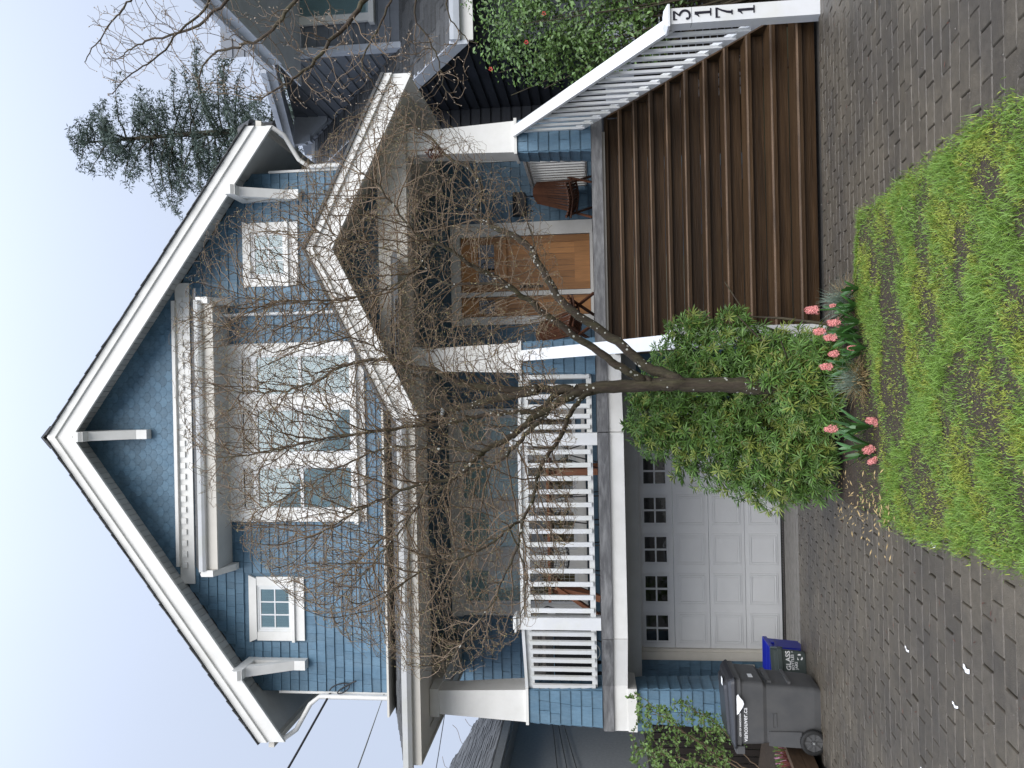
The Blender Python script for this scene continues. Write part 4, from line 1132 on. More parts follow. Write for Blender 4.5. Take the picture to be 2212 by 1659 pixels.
# ------------------------------------------------------------------ white scraps on the drive
def scrap(x, y, l, wd, a, label):
    l *= .7; wd *= .55
    V = []; n = 7
    for i in range(n):
        f = i/(n-1)-.5; bend = .07*math.sin(f*6+a)
        cx = x+math.cos(a)*l*f - math.sin(a)*l*bend; cy = y+math.sin(a)*l*f+math.cos(a)*l*bend
        for s in (-1,1): V.append((cx-math.sin(a)*s*wd/2, cy+math.cos(a)*s*wd/2, gz(cy)+.006+.004*abs(math.sin(i*1.3))))
    o = link('paper_scrap', mesh('paper_scrap', V, [(2*i,2*i+2,2*i+3,2*i+1) for i in range(n-1)], 'litter')); tag(o, label, 'paper scrap', 'white paper scraps on the driveway')
    o.modifiers.new('thick','SOLIDIFY').thickness = .002
for a_ in ((-.95,4.52,.085,.030,1.4,'white paper scrap on the driveway nearest the lawn edge'),(-1.47,4.05,.10,.040,1.5,'widest white paper scrap, near the bottom of the driveway'),
           (-1.72,5.07,.10,.022,1.45,'thin white paper scrap on the driveway below the glass box'),(-1.72,4.22,.10,.022,1.6,'thin white paper scrap low on the driveway left of the widest one'),
           (-2.36,4.80,.10,.026,1.2,'curled white paper scrap on the driveway farthest from the lawn')): scrap(*a_)
# ------------------------------------------------------------------ neighbouring houses, fences, wires
def side_courses(par, x, y0, y1, z0, z1, e, m, thick=.02, slope=None):
    """horizontal siding courses on a wall facing -X"""
    b = MB(); z = z0
    while z < z1:
        ya, yb = y0, y1
        if slope: ya = max(y0, slope(z+e))
        if yb-ya > .1:
            n = max(1, int((yb-ya)/.9)); 
            for k in range(n):
                p, q = ya+(yb-ya)*k/n, ya+(yb-ya)*(k+1)/n-.004
                b.add([(x-thick,p,z),(x-thick,q,z),(x-.002,q,z+e),(x-.002,p,z+e),(x+.01,p,z),(x+.01,q,z)], [(0,3,2,1),(0,1,5,4)])
        z += e
    tag(b.build('siding_courses', m, par), kind='stuff')
def front_courses(par, y, x0, x1, z0, z1, e, m, thick=.02):
    b = MB(); z = z0
    while z < z1:
        n = max(1, int((x1-x0)/.5))
        for k in range(n):
            p, q = x0+(x1-x0)*k/n, x0+(x1-x0)*(k+1)/n-.004
            b.add([(p,y-thick,z),(q,y-thick,z),(q,y-.002,z+e),(p,y-.002,z+e),(p,y+.01,z),(q,y+.01,z)], [(0,1,2,3),(0,4,5,1)])
        z += e
    tag(b.build('siding_courses', m, par), kind='stuff')

def right_house():
    t = thing('house', 'charcoal shingled house with grey roofs right of the blue house', 'house', (8, 14, 0))
    sl = (8.4-4.15)/(17-10.9)
    rz = lambda y: 4.15+(y-10.9)*sl
    # ground floor under the lean-to roof
    w = MB().prism_x([(11.5,-.5),(17,-.5),(17,rz(17)-.2),(11.5,rz(11.5)-.2)], 5.15, 12).build('lower_wall', 'charcoal_shingle', t)
    side_courses(w, 5.15, 11.5, 14.2, .0, 8, .19, 'charcoal_shingle', .03, lambda z: 10.9+(z+.2-4.15)/sl)
    w2 = MB().box(4.55,5.14,14.2,22,-.5,6.6).build('bay_wall', 'charcoal_shingle', t)
    front_courses(w2, 14.2, 4.55, 5.12, 0, 6.4, .19, 'charcoal_shingle', .03)
    # lean-to roof
    r = MB().prism_x([(10.9,4.15),(17.2,4.15+6.3*sl),(17.2,4.02+6.3*sl),(10.9,4.02)], 4.93, 13).build('porch_roof', 'roof_shingle', t)
    q = MB(); y = 10.88
    while y < 17.0:
        x = 4.88
        while x < 8.2:
            wd = random.uniform(.18,.35); t_ = random.choice((.012,.018,.024)); y1 = y+.15
            q.add([(x,y,rz(y)),(x+wd-.008,y,rz(y)),(x,y,rz(y)+t_),(x+wd-.008,y,rz(y)+t_),(x+wd-.008,y1,rz(y1)+.004),(x,y1,rz(y1)+.004)], [(0,1,3,2),(2,3,4,5)]); x += wd
        y += .125
    tag(q.build('roof_shingles', 'roof_shingle', r), kind='stuff')
    MB().prism_x([(10.86,3.86),(10.86,4.13),(17.2,4.13+6.34*sl),(17.2,3.86+6.34*sl)], 4.86, 4.92).build('rake_board', 'pale_fascia', t)
    MB().prism_x([(10.78,4.06),(10.80,3.98),(10.89,3.98),(10.89,4.12),(10.78,4.12)], 4.9, 9).build('gutter', 'pale_fascia', t)
    part('eave_fascia', 'white_paint', t, (4.93,9,10.895,10.93,3.80,4.0))
    # upper storey
    u = MB().box(5.62,12,12.5,12.6,4.9,7.0).build('upper_wall', 'slate_siding', t)
    side_courses(u, 5.62, 12.5, 17, 5.0, 8.5, .21, 'slate_siding', .02, lambda z: 11.9+(z-7.15)/.302 if z > 7.1 else 0)
    MB().prism_x([(12.52,5),(18,5),(18,9.0),(12.52,7.38)], 5.621, 12).build('upper_side_wall', 'slate_siding', t)
    front_courses(u, 12.5, 5.62, 8, 5.0, 8.2, .21, 'slate_siding')
    part('corner_board', 'pale_fascia', u, (5.58,5.68,12.44,12.55,5.2,7.35), (5.58,5.60,12.5501,12.62,5.2,7.35))
    wn = MB(); wn.box(6.02,7.3,12.40,12.47,6.95,7.12); wn.box(6.05,6.18,12.41,12.47,5.75,6.949); wn.box(6.0,7.3,12.36,12.47,5.66,5.749); wn.box(6.55,6.63,12.42,12.47,5.75,6.949)
    wn = wn.build('window', 'white_paint', u)
    part('pane', 'glass', wn, (6.18,6.55,12.46,12.464,5.75,6.95)); part('pane', 'glass', wn, (6.63,7.2,12.46,12.464,5.75,6.95)); part('blind', 'curtain', wn, (6.18,7.2,12.466,12.468,5.75,6.95))
    # deep front eave, then the side eave rising to the back
    part('front_soffit', 'pale_fascia', t, (5.05,10,8.6,12.45,6.94,6.97))
    part('front_eave_fascia', 'pale_fascia', t, (5.0,5.049,8.6,11.45,6.86,7.10)); part('front_gutter', 'pale_fascia', t, (4.92,4.999,8.6,11.5,7.02,7.12))
    MB().prism_y([(4.96,7.121),(10,7.6),(10,7.65),(4.96,7.15)], 8.6, 11.5).build('front_roof', 'roof_shingle', t)
    e = MB().board((5.18,11.9,7.30),(4.98,16.6,8.72),.05,.24); e.build('eave_fascia', 'pale_fascia', t)
    e = MB().board((5.12,11.9,7.36),(4.92,16.6,8.78),.09,.09); e.build('gutter', 'pale_fascia', t)
    MB().add([(5.20,11.9,7.24),(4.99,16.6,8.66),(5.64,16.6,8.66),(5.64,11.9,7.24),(5.20,11.9,7.28),(4.99,16.6,8.70),(5.64,16.6,8.70),(5.64,11.9,7.28)],
        [(0,1,2,3),(7,6,5,4),(0,4,5,1),(1,5,6,2),(2,6,7,3),(3,7,4,0)]).build('eave_soffit', 'pale_fascia', t)
    MB().add([(5.14,11.9,7.42),(4.94,16.7,8.84),(8.5,16.7,9.2),(8.5,11.9,7.8),(5.14,11.9,7.40),(4.94,16.7,8.82)], [(0,3,2,1),(0,1,5,4)]).build('main_roof', 'roof_shingle', t)
    b = MB(); b.box(5.1,5.25,15.4,15.55,7.9,8.0); b.prism_y([(5.06,8.25),(5.06,8.02),(5.2,7.9),(5.5,7.55),(5.62,7.55),(5.62,8.25)], 15.42, 15.53); b.build('eave_bracket', 'pale_fascia', t)
    v = MB(); v.cyl((5.6,16,8.9),(5.6,16,9.4),.16,14); v.cyl((5.6,16,9.4),(5.6,16,9.7),.24,14, .10); v.build('roof_vent', 'dark_metal', t)
right_house()

def left_house():
    t = thing('house', 'grey stucco house with dark shingle roof left of the blue house', 'house', (-9, 13, 0))
    w = MB().box(-12,-6.95,7.0,18.6,-.6,4.0).build('wall', 'stucco_grey', t)
    MB().prism_y([(-12,4.0),(-6.95,4.0),(-9.5,5.6)], 18.3, 18.6).build('gable_wall', 'stucco_grey', t)
    rz = lambda x: 4.02+(-6.5-x)*.62
    r = MB().prism_y([(-6.5,rz(-6.5)),(-6.5,rz(-6.5)+.05),(-9.6,rz(-9.6)+.05),(-9.6,rz(-9.6))][::-1], 6.5, 19).build('roof', 'roof_shingle', t)
    q = MB(); x = -6.46
    while x > -9.5:
        y = 10.0
        while y < 19:
            wd = random.uniform(.2,.4); x1 = x-.15; th = random.choice((.06,.066,.074))
            q.add([(x,y,rz(x)+.045),(x,y+wd-.01,rz(x)+.045),(x,y,rz(x)+th),(x,y+wd-.01,rz(x)+th),(x1,y+wd-.01,rz(x1)+.056),(x1,y,rz(x1)+.056)], [(0,1,3,2),(2,3,4,5)]); y += wd
        x -= .125
    tag(q.build('roof_shingles', 'roof_shingle', r), kind='stuff')
    MB().prism_y([(-6.50,3.88),(-6.40,3.88),(-6.36,4.0),(-6.50,4.0)], 6.5, 19).build('gutter', 'stucco_grey', t)
    part('soffit', 'stucco_grey', t, (-6.949,-6.5,6.5,19,3.85,3.879))
    MB().tube([(-6.88,12.6,2.65),(-6.88,12.6,0)], .055, 10).build('downspout', 'black_metal', t)
    MB().tube([(-6.46,9.9,3.9),(-6.6,9.9,3.62),(-6.86,9.9,3.55)], .05, 10).build('gutter_elbow', 'cable_pale', t)
    b = MB()
    for i in range(3): b.tube([(-6.90,11+i*.02,3.6-.05*i),(-6.9,13,2.9-.2*i),(-6.9,16,3.2-.1*i)], .008, 5)
    b.build('wall_cable', 'wire', t)
    part('base_band', 'concrete', t, (-6.948,-6.90,7.0,18.6,-.6,1.35))
left_house()

def dark_fence():
    t = thing('fence', 'dark slatted fence between the blue house and the grey house', 'fence', (-5.6, 11.0, 0))
    part('rail', 'fence_wood', t, (-6.85,-4.78,11.30,11.34,1.30,1.36)); part('rail', 'fence_wood', t, (-6.85,-4.78,11.30,11.34,.1,.16))
    sm = mesh('slat', *(lambda b: (b.V, b.F))(MB().box(-.045,.045,-.012,.012,-.5,1.45)), 'fence_wood')
    for i in range(20): link('slat', sm, t, (-6.80+i*.105, 11.28, 0))
    part('post', 'fence_wood', t, (-5.0,-4.9,11.345,11.44,-.5,1.5))
dark_fence()
def lattice():
    t = thing('fence', 'dark brown lattice panel behind the camellia and house number post', 'fence', (4.6, 9.6, 0))
    part('post', 'fence_wood', t, (3.75,3.84,9.56,9.65,-.3,1.62)); part('post', 'fence_wood', t, (5.4,5.49,9.56,9.65,-.3,1.62)); part('rail', 'fence_wood', t, (3.84,5.4,9.58,9.63,1.50,1.60), (3.84,5.4,9.58,9.63,-.1,-.02))
    sm = mesh('slat', *(lambda b: (b.V, b.F))(MB().box(0,1.56,-.01,.01,-.035,.035)), 'fence_wood')
    for i in range(17): link('slat', sm, t, (3.84, 9.605, .04+i*.087))
lattice()
def white_fence():
    t = thing('fence', 'pale picket panel seen through the camellia leaves', 'fence', (4.2, 10.3, 0))
    part('rail', 'pale_fascia', t, (3.75,4.9,10.42,10.45,1.6,1.68)); part('rail', 'pale_fascia', t, (3.75,4.9,10.42,10.45,.6,.68))
    sm = mesh('picket', *(lambda b: (b.V, b.F))(MB().box(-.045,.045,-.012,.012,0,1.95)), 'pale_fascia')
    for i in range(9): link('picket', sm, t, (3.8+i*.125, 10.405, 0))
white_fence()

# raised bed at the left edge of the drive
def raised_bed():
    t = thing('raised_bed', 'low timber edged planting bed at the left edge of the driveway', 'planter', (-4.5, 9, -.1))
    for k in range(2): 
        MB().board((-3.98,6.6,gz(6.6)+.06+.125*k),(-3.98,10.3,gz(9.0)+.07+.125*k),.07,.12).build('timber', 'planter_wood', t)
        MB().board((-3.945,10.32,gz(9.0)+.07+.125*k),(-4.6,10.32,gz(9.0)+.07+.125*k),.07,.12).build('timber', 'planter_wood', t)
    V = [(-6.9,6.6,gz(6.6)+.22),(-4.01,6.6,gz(6.6)+.16),(-4.01,10.28,gz(9.0)+.16),(-6.9,11.2,gz(9)+.35)]
    link('bed_soil', mesh('bed_soil', [Vector(v)-wloc(t) for v in V], [(0,1,2,3)], 'soil'), t, wloc(t))
raised_bed()

# overhead wires to the left corner of the house
def cable(name, pts, r, m, label):
    o = MB().tube(pts, r, 6).build(name, m); tag(o, label, 'cable')
def sag(a, b, s, n=14):
    a, b = Vector(a), Vector(b); return [a.lerp(b, i/n)-Vector((0,0,s*4*(i/n)*(1-i/n))) for i in range(n+1)]
cable('power_cable', sag((-5.42,13.25,6.95),(-14,2,12.0),.35), .020, 'wire', 'thick overhead power cable running from the house corner to the left')
for i in range(3):
    cable('phone_cable', sag((-5.42,13.27,5.98),(-14,3.0+.5*i,8.7+.35*i),.2+.1*i), .007, 'cable_pale', ['lowest', 'middle', 'topmost'][i]+' of three thin phone cables left of the blue house')
cable('service_loop', [(-5.35+.10*math.sin(t*1.9)+.02*t, 13.22-.03*math.cos(t*3), 6.80-.05*t+.14*math.cos(t*2.3)) for t in np.linspace(0,5.2,40)], .012, 'wire', 'looped black cable at the left corner of the house wall')
cable('street_cable', sag((-6.3,24,6.5),(-16,18,7.7),.25), .012, 'wire', 'single dark cable crossing the sky beside the grey roof')
# ------------------------------------------------------------------ branch growing (space colonisation from hand laid limbs)
def lin(xo, yo, Y):
    """point of the photograph (2212x1659 view) at distance Y"""
    u, v = 1659-yo, xo; a = (u-829.5)/1665.; b = -(v-1106)/1665.
    A = a*math.cos(ROLL)+b*math.sin(ROLL); B = -a*math.sin(ROLL)+b*math.cos(ROLL)
    dy, dz = math.cos(PITCH)-B*math.sin(PITCH), math.sin(PITCH)+B*math.cos(PITCH)
    return Vector((A/dy*Y, Y, EYE+dz/dy*Y))
def resample(P, step):
    out = [P[0]]; 
    for a, b in zip(P[:-1], P[1:]):
        n = max(1, round((b-a).length/step))
        for i in range(1, n+1): out.append(a.lerp(b, i/n))
    return out
def smooth_poly(P, it=2):
    for _ in range(it):
        Q = [P[0]]
        for a, b in zip(P[:-1], P[1:]): Q += [a.lerp(b,.25), a.lerp(b,.75)]
        P = Q+[P[-1]]
    return P
def nearest(A, P):
    d = (P*P).sum(1)[None,:]-2*(A @ P.T); m = d.argmin(1)
    return m, np.maximum(0, d[np.arange(len(A)), m]+(A*A).sum(1))
def grow(limbs, attr, step=.07, infl=.75, kill=.11, iters=70, jit=.35, droop=0., seed=1, centre=None, radial=0.):
    """limbs: (points, r0, r1, parent limb or None). returns node positions, parents, limb radius"""
    r_ = np.random.default_rng(seed)
    pos = []; par = []; rad = []; starts = []
    for pts, r0, r1, pl in limbs:
        P = resample(smooth_poly(pts), step)
        if pl is None: prev = -1
        else:
            s, e = starts[pl]; seg = np.array(pos[s:e]); prev = s+int(np.argmin(((seg-np.array(P[0]))**2).sum(1)))
        b = len(pos)
        for i, p in enumerate(P):
            f = i/max(1,len(P)-1)
            wob = r_.normal(0,.006,3)*(i > 0)
            pos.append(np.array(p)+wob); par.append(prev); rad.append(r0+(r1-r0)*f**.8); prev = len(pos)-1
        starts.append((b, len(pos)))
    A = np.array(attr); alive = np.ones(len(A), bool)
    P = np.array(pos)
    best = np.full(len(A), 1e9); bi = np.zeros(len(A), int)
    for s in range(0, len(P), 400):
        m, dm = nearest(A, P[s:s+400])
        u = dm < best; best[u] = dm[u]; bi[u] = m[u]+s
    kids = {}
    for it in range(iters):
        act = alive & (best < infl**2)
        if not act.any(): break
        idx = np.where(act)[0]
        nodes, inv = np.unique(bi[idx], return_inverse=True)
        PN = np.array([pos[k] for k in nodes]); dv = A[idx]-PN[inv]; dv /= np.linalg.norm(dv,axis=1)[:,None]+1e-9
        S = np.zeros((len(nodes),3)); np.add.at(S, inv, dv); S /= np.linalg.norm(S,axis=1)[:,None]+1e-9
        J = r_.normal(0,jit,(len(nodes),3)); ln = r_.uniform(.7,1.15,len(nodes))
        new = []
        for q_, n in enumerate(nodes):
            if kids.get(n, 0) > 3: continue
            v = S[q_]
            if par[n] >= 0:
                t = pos[n]-pos[par[n]]; tl = math.sqrt(t.dot(t))
                if tl > 1e-6: v = v+.45*t/tl
            v = v+J[q_]; v[2] -= droop
            if centre is not None:
                w_ = pos[n]-centre; v = v+radial*w_/max(1e-6, math.sqrt(w_.dot(w_)))
            v = v/max(1e-9, math.sqrt(v.dot(v)))
            pos.append(pos[n]+v*step*ln[q_]); par.append(int(n)); rad.append(0.); new.append(len(pos)-1); kids[n] = kids.get(n,0)+1
        if not new: break
        Q = np.array([pos[n] for n in new])
        for s in range(0, len(Q), 400):
            al = np.where(alive)[0]; m, dm = nearest(A[al], Q[s:s+400])
            u = dm < best[al]; best[al[u]] = dm[u]; bi[al[u]] = np.array(new)[m[u]+s]
        alive &= best > kill**2
    return np.array(pos), par, rad
def skeleton_mesh(pos, par, rad, tip=.0016, ex=2.3, thick=.012):
    """radius by the pipe model; thick limbs as tubes in an MB, thin twigs as (verts, quads) arrays"""
    n = len(pos); ch = [[] for _ in range(n)]
    for i, p in enumerate(par):
        if p >= 0: ch[p].append(i)
    R = np.zeros(n); acc = np.zeros(n)
    for i in range(n-1, -1, -1):
        r = max(tip, acc[i]**(1/ex)) if acc[i] > 0 else tip
        if rad[i] == 0: r = min(r, .013)
        R[i] = max(rad[i], tip) if rad[i] > 0 else r
        if par[i] >= 0 and rad[i] == 0: acc[par[i]] += r**ex
    big = MB(); inbig = np.zeros(n, bool)
    stack = [i for i in range(n) if par[i] < 0]; seen = set()
    limb = [i for i in range(n) if rad[i] > 0]
    for i in limb:                                  # each hand laid limb is one smooth tube
        if par[i] < 0 or rad[par[i]] == 0 or rad[i] > 0 and (i-1 != par[i]):
            c = ([par[i]] if par[i] >= 0 else [])+[i]; k = i
            while k+1 < n and rad[k+1] > 0 and par[k+1] == k: k += 1; c.append(k)
            rr = [float(R[q]) for q in c]
            if par[i] >= 0: rr[0] = rr[1]*1.1
            big.tube([pos[q] for q in c], rr, 10 if rr[0] > .03 else 7, cap=False)
    tw = np.array([i for i in range(n) if rad[i] == 0 and par[i] >= 0], int)
    V = np.zeros((0,3)); Q = np.zeros((0,4), int)
    if len(tw):
        pa = np.array([par[i] for i in tw]); P0, P1 = pos[pa], pos[tw]; d = P1-P0; d /= np.linalg.norm(d,axis=1)[:,None]+1e-9
        up = np.where(np.abs(d[:,2:3]) > .8, np.array([[1.,0,0]]), np.array([[0,0,1.]])); u = np.cross(d,up); u /= np.linalg.norm(u,axis=1)[:,None]; v = np.cross(d,u)
        r1 = R[tw][:,None]; r0 = np.minimum(R[pa][:,None], r1*1.25); k = 4; V = np.zeros((len(tw), 2*k, 3))
        for j in range(k):
            a = 2*math.pi*j/k; o = u*math.cos(a)+v*math.sin(a); V[:,j] = P0+o*r0; V[:,k+j] = P1+o*r1
        b = np.arange(len(tw))[:,None]*(2*k)
        Q = np.concatenate([b+np.array([[j,(j+1)%k,k+(j+1)%k,k+j]]) for j in range(k)]); V = V.reshape(-1,3)
    return big, (V, Q), R, ch
def build_twigs(tq, m, parent, name='twigs'):
    off = np.array(wloc(parent)); tag(link(name, np_mesh(name, tq[0]-off, tq[1], m, True), parent, wloc(parent)), kind='stuff')
def add_buds(pos, par, R, ch, every, size, name, m, parent, maxr=.0032, seed=3):
    r_ = np.random.default_rng(seed); I = []
    for i in range(len(pos)):
        if R[i] <= maxr and par[i] >= 0 and (not ch[i] or r_.random() < every): I.append(i)
    I = np.array(I); pa = np.array([par[i] for i in I]); d = pos[I]-pos[pa]; d /= np.linalg.norm(d,axis=1)[:,None]+1e-9
    o = r_.normal(0,1,d.shape); o -= d*(o*d).sum(1)[:,None]; o /= np.linalg.norm(o,axis=1)[:,None]+1e-9
    lf = np.array([.8 if ch[i] else .1 for i in I])[:,None]; ax = d*.6+o*lf; ax /= np.linalg.norm(ax,axis=1)[:,None]; c = pos[I]+o*.002
    s = size*r_.uniform(.6,1.4,len(I))[:,None]; u = np.cross(ax,[[.3,.5,.81]]); u /= np.linalg.norm(u,axis=1)[:,None]; v = np.cross(ax,u); q = c+ax*s*.9
    V = np.stack([c,q+u*s*.42,q+v*s*.42,q-u*s*.42,q-v*s*.42,c+ax*s*2.2],1).reshape(-1,3); b = np.arange(len(I))[:,None]*6
    Fc = np.concatenate([b+np.array([f]) for f in ((0,2,1),(0,3,2),(0,4,3),(0,1,4),(5,1,2),(5,2,3),(5,3,4),(5,4,1))])
    off = np.array(wloc(parent)); tag(link(name, np_mesh(name, V-off, Fc, m), parent, wloc(parent)), kind='stuff')
def sample_poly(poly, n, y0, ys, seed, wt=None):
    r_ = np.random.default_rng(seed); out = []
    X = [p[0] for p in poly]; Y = [p[1] for p in poly]
    while len(out) < n:
        x, y = r_.uniform(min(X),max(X)), r_.uniform(min(Y),max(Y))
        if inside((x,y), poly) and (wt is None or r_.random() < wt(x,y)): out.append(lin(x, y, y0+r_.normal(0,ys)))
    return out

def front_tree():
    T0 = 6.45
    def L_(pts, d0, d1): n = len(pts)-1; return [lin(x, y, T0+d0+(d1-d0)*i/n) for i, (x, y) in enumerate(pts)]
    base = lin(1760,836,T0); base.z = lawn_h(0,6.45)-.03
    trunk = [base]+L_([(1720,836),(1600,834),(1500,830),(1440,828),(1371,832),(1298,838),(1240,842)],0,0)
    limbs = [
     (trunk, .080, .048, None),
     (L_([(1470,822),(1430,806),(1400,797),(1356,756),(1296,711),(1224,666),(1191,622),(1164,571),(1146,535),(1117,511),(1081,499),(1054,484),(1030,470),(1027,455),(1042,428),(1036,398),(1015,362),(971,344),(950,315),(896,273),(837,228)],0,.9), .050, .006, 0),
     (L_([(1400,822),(1374,813),(1338,792),(1296,762),(1252,735),(1212,705),(1165,666),(1147,651),(1105,624),(1078,603),(1042,586),(1012,571),(986,547),(944,526),(905,514),(882,487),(837,428),(807,386)],0,-.7), .040, .006, 0),
     (L_([(1240,842),(1209,838),(1123,844),(1045,835),(1000,832),(971,820),(950,802),(911,796),(867,788),(831,776),(786,779),(733,791),(688,823),(600,850),(500,845)],0,.5), .040, .005, 0),
     (L_([(1160,845),(1105,856),(1050,868),(1001,880),(958,889)],0,.25), .036, .030, 3),
     (L_([(1268,842),(1239,853),(1194,874),(1149,904),(1120,933),(1090,951),(1045,975),(1030,987),(1010,1011),(980,1035),(926,1043),(860,1060),(780,1100),(690,1150)],0,-.6), .040, .005, 0),
     (L_([(1039,978),(986,969),(926,969),(867,963),(820,968),(750,1000),(650,1060),(560,1100)],-.3,.1), .016, .004, 5),
     (L_([(1224,850),(1190,885),(1164,907),(1128,945),(1105,975),(1075,999),(1016,1017),(960,1050),(900,1100),(830,1160),(750,1230)],0,.7), .028, .005, 0),
     (L_([(1285,846),(1268,850),(1248,864),(1230,898),(1209,945),(1182,981),(1164,1017),(1161,1041),(1149,1085),(1131,1124),(1099,1139),(1075,1166),(1024,1195),(960,1215),(900,1240),(830,1290)],0,-.9), .026, .005, 0),
     (L_([(1205,848),(1179,880),(1134,892),(1075,892),(1001,907),(956,915),(896,921),(852,927),(807,933),(740,940),(650,960),(560,980),(470,990)],0,-.3), .026, .005, 0),
     (L_([(1131,1124),(1120,1180),(1090,1240),(1060,1310),(1010,1380),(950,1440)],-.6,-.9), .010, .003, 8),
     (L_([(1099,1139),(1130,1210),(1140,1280),(1120,1350)],-.65,-.9), .009, .003, 8),
     (L_([(1105,624),(1060,612),(980,613),(956,612),(935,594),(900,560),(840,540),(760,520),(680,500)],-.3,.1), .014, .004, 2),
     (L_([(944,526),(900,580),(850,620),(780,640),(700,650),(600,650),(500,640)],-.5,-.2), .012, .004, 2),
     (L_([(867,788),(800,740),(720,720),(620,700),(520,720)],.3,.5), .010, .004, 3),
     (L_([(1164,571),(1150,500),(1120,440),(1110,400)],.5,.8), .010, .003, 1),
     (L_([(926,1043),(880,1130),(820,1200),(760,1270),(700,1320)],-.5,-.3), .010, .003, 5),
    ]
    CR = [(1230,850),(1245,960),(1245,1120),(1220,1240),(1160,1330),(1090,1400),(980,1455),(880,1440),(760,1375),(640,1300),(540,1190),(460,1080),(400,950),(390,800),(385,700),(430,580),(470,480),(590,430),(690,330),(780,240),(850,190),(950,230),(1050,330),(1130,400),(1190,500),(1230,640),(1180,780)]
    def wt(x, y):
        f = 1.0
        if x < 520: f *= .55
        if x > 1100: f *= .55
        if y > 1350: f *= .8
        if y < 420: f *= .5
        if x > 930 and 430 < y < 660: f *= .45
        if x < 640 and y < 640: f *= .55
        if 900 < x < 1120: f *= .62
        return f
    at = sample_poly(CR, 21000, T0, .62, 5, wt)
    pos, par, rad = grow(limbs, at, step=.058, infl=.55, kill=.047, iters=75, jit=.13, droop=-.05, seed=4, centre=np.array(lin(1230,845,T0)), radial=.55)
    big, small, R, ch = skeleton_mesh(pos, par, rad, tip=.0013, ex=2.35)
    t = thing('bare_tree', 'spreading bare tree with lichen spotted trunk in front of the porch', 'tree', base)
    tr = MB()
    tr_o = big.build('trunk', 'spotted_bark', t)
    build_twigs(small, 'twig', t)
    add_buds(pos, par, R, ch, .36, .0058, 'buds', 'bud', t)
    # cut end of the sawn limb
    c = lin(956,889,T0+.25); MB().cyl(c+Vector((0,-.02,-.01)), c+Vector((0,-.028,.004)), .031, 14).build('sawn_end', 'cable_pale', t)
    # small nest-like feeder of twigs hung right of the door
    f = lin(940,330,6.9); b = MB()
    for i in range(70):
        a = random.uniform(0,6.28); h = random.uniform(-.07,.07); r = .045*math.cos(h/.07*1.2)+.008
        p = f+Vector((math.cos(a)*r,math.sin(a)*r,h)); q = p+Vector((random.gauss(0,.02),random.gauss(0,.02),random.gauss(0,.02))); b.board(p,q,.012,.004)
    o = b.build('bird_feeder', 'dead_leaf'); tag(o, 'small dark red brown woven feeder hanging in the bare tree', 'bird feeder')
front_tree()

def side_tree():
    S0 = 5.2
    def L_(pts, d0=0, d1=0): n = len(pts)-1; return [lin(x, y, S0+d0+(d1-d0)*i/n) for i, (x, y) in enumerate(pts)]
    base = Vector((3.35, 5.2, gz(5.2)-.05))
    fork = Vector((3.25, 5.2, 3.1))
    trunk = [base, Vector((3.33,5.2,1.2)), Vector((3.30,5.2,2.2)), fork, Vector((3.2,5.25,3.8)), Vector((3.15,5.3,4.8)), Vector((3.3,5.3,6.0))]
    limbs = [
     (trunk, .085, .03, None),
     ([fork]+L_([(840,-60),(783,0),(756,51),(718,83),(676,134),(640,170),(600,190),(560,215)],0,-.2), .030, .004, 0),
     ([Vector((3.22,5.22,3.4))]+L_([(690,-40),(638,0),(605,45),(576,77),(531,98),(486,104),(448,125),(436,155),(427,190)],0,.2), .024, .004, 0),
     (L_([(560,-150),(520,-40),(471,24),(403,68),(317,89),(284,101),(262,122)],0,.1), .018, .003, 0),
     (L_([(400,-150),(330,-60),(281,0),(260,27),(239,48),(201,104),(183,134)],.2,.3), .012, .003, 0),
     (L_([(520,-150),(460,-30),(440,30),(380,70),(340,130),(290,150),(240,205)],-.1,-.3), .013, .003, 0),
     (L_([(900,-120),(850,-20),(830,40),(800,90),(780,140),(800,180),(830,205)],0,.2), .012, .003, 0),
     (L_([(960,-130),(900,-20),(895,40),(930,90),(950,140),(960,190),(985,225)],.1,.3), .010, .003, 0),
     (L_([(1020,-120),(960,-10),(970,40),(1000,80),(1030,95)],.0,.2), .008, .003, 0),
    ]
    poly = [(200,0),(190,130),(260,200),(330,150),(440,200),(560,215),(660,230),(760,235),(840,215),(960,215),(1010,190),(1010,100),(950,60),(850,60),(700,0)]
    at = sample_poly(poly, 1300, S0, .30, 8)
    pos, par, rad = grow(limbs, at, step=.055, infl=.50, kill=.07, iters=45, jit=.22, seed=9, centre=np.array([3.4,5.2,3.6]), radial=.35)
    big, small, R, ch = skeleton_mesh(pos, par, rad, tip=.0015, ex=2.3)
    t = thing('bare_tree', 'bare tree reaching in from the right edge with pale pointed buds', 'tree', base)
    big.build('trunk', 'bark', t); build_twigs(small, 'twig', t)
    add_buds(pos, par, R, ch, .30, .0075, 'buds', 'pale_bud', t)
side_tree()

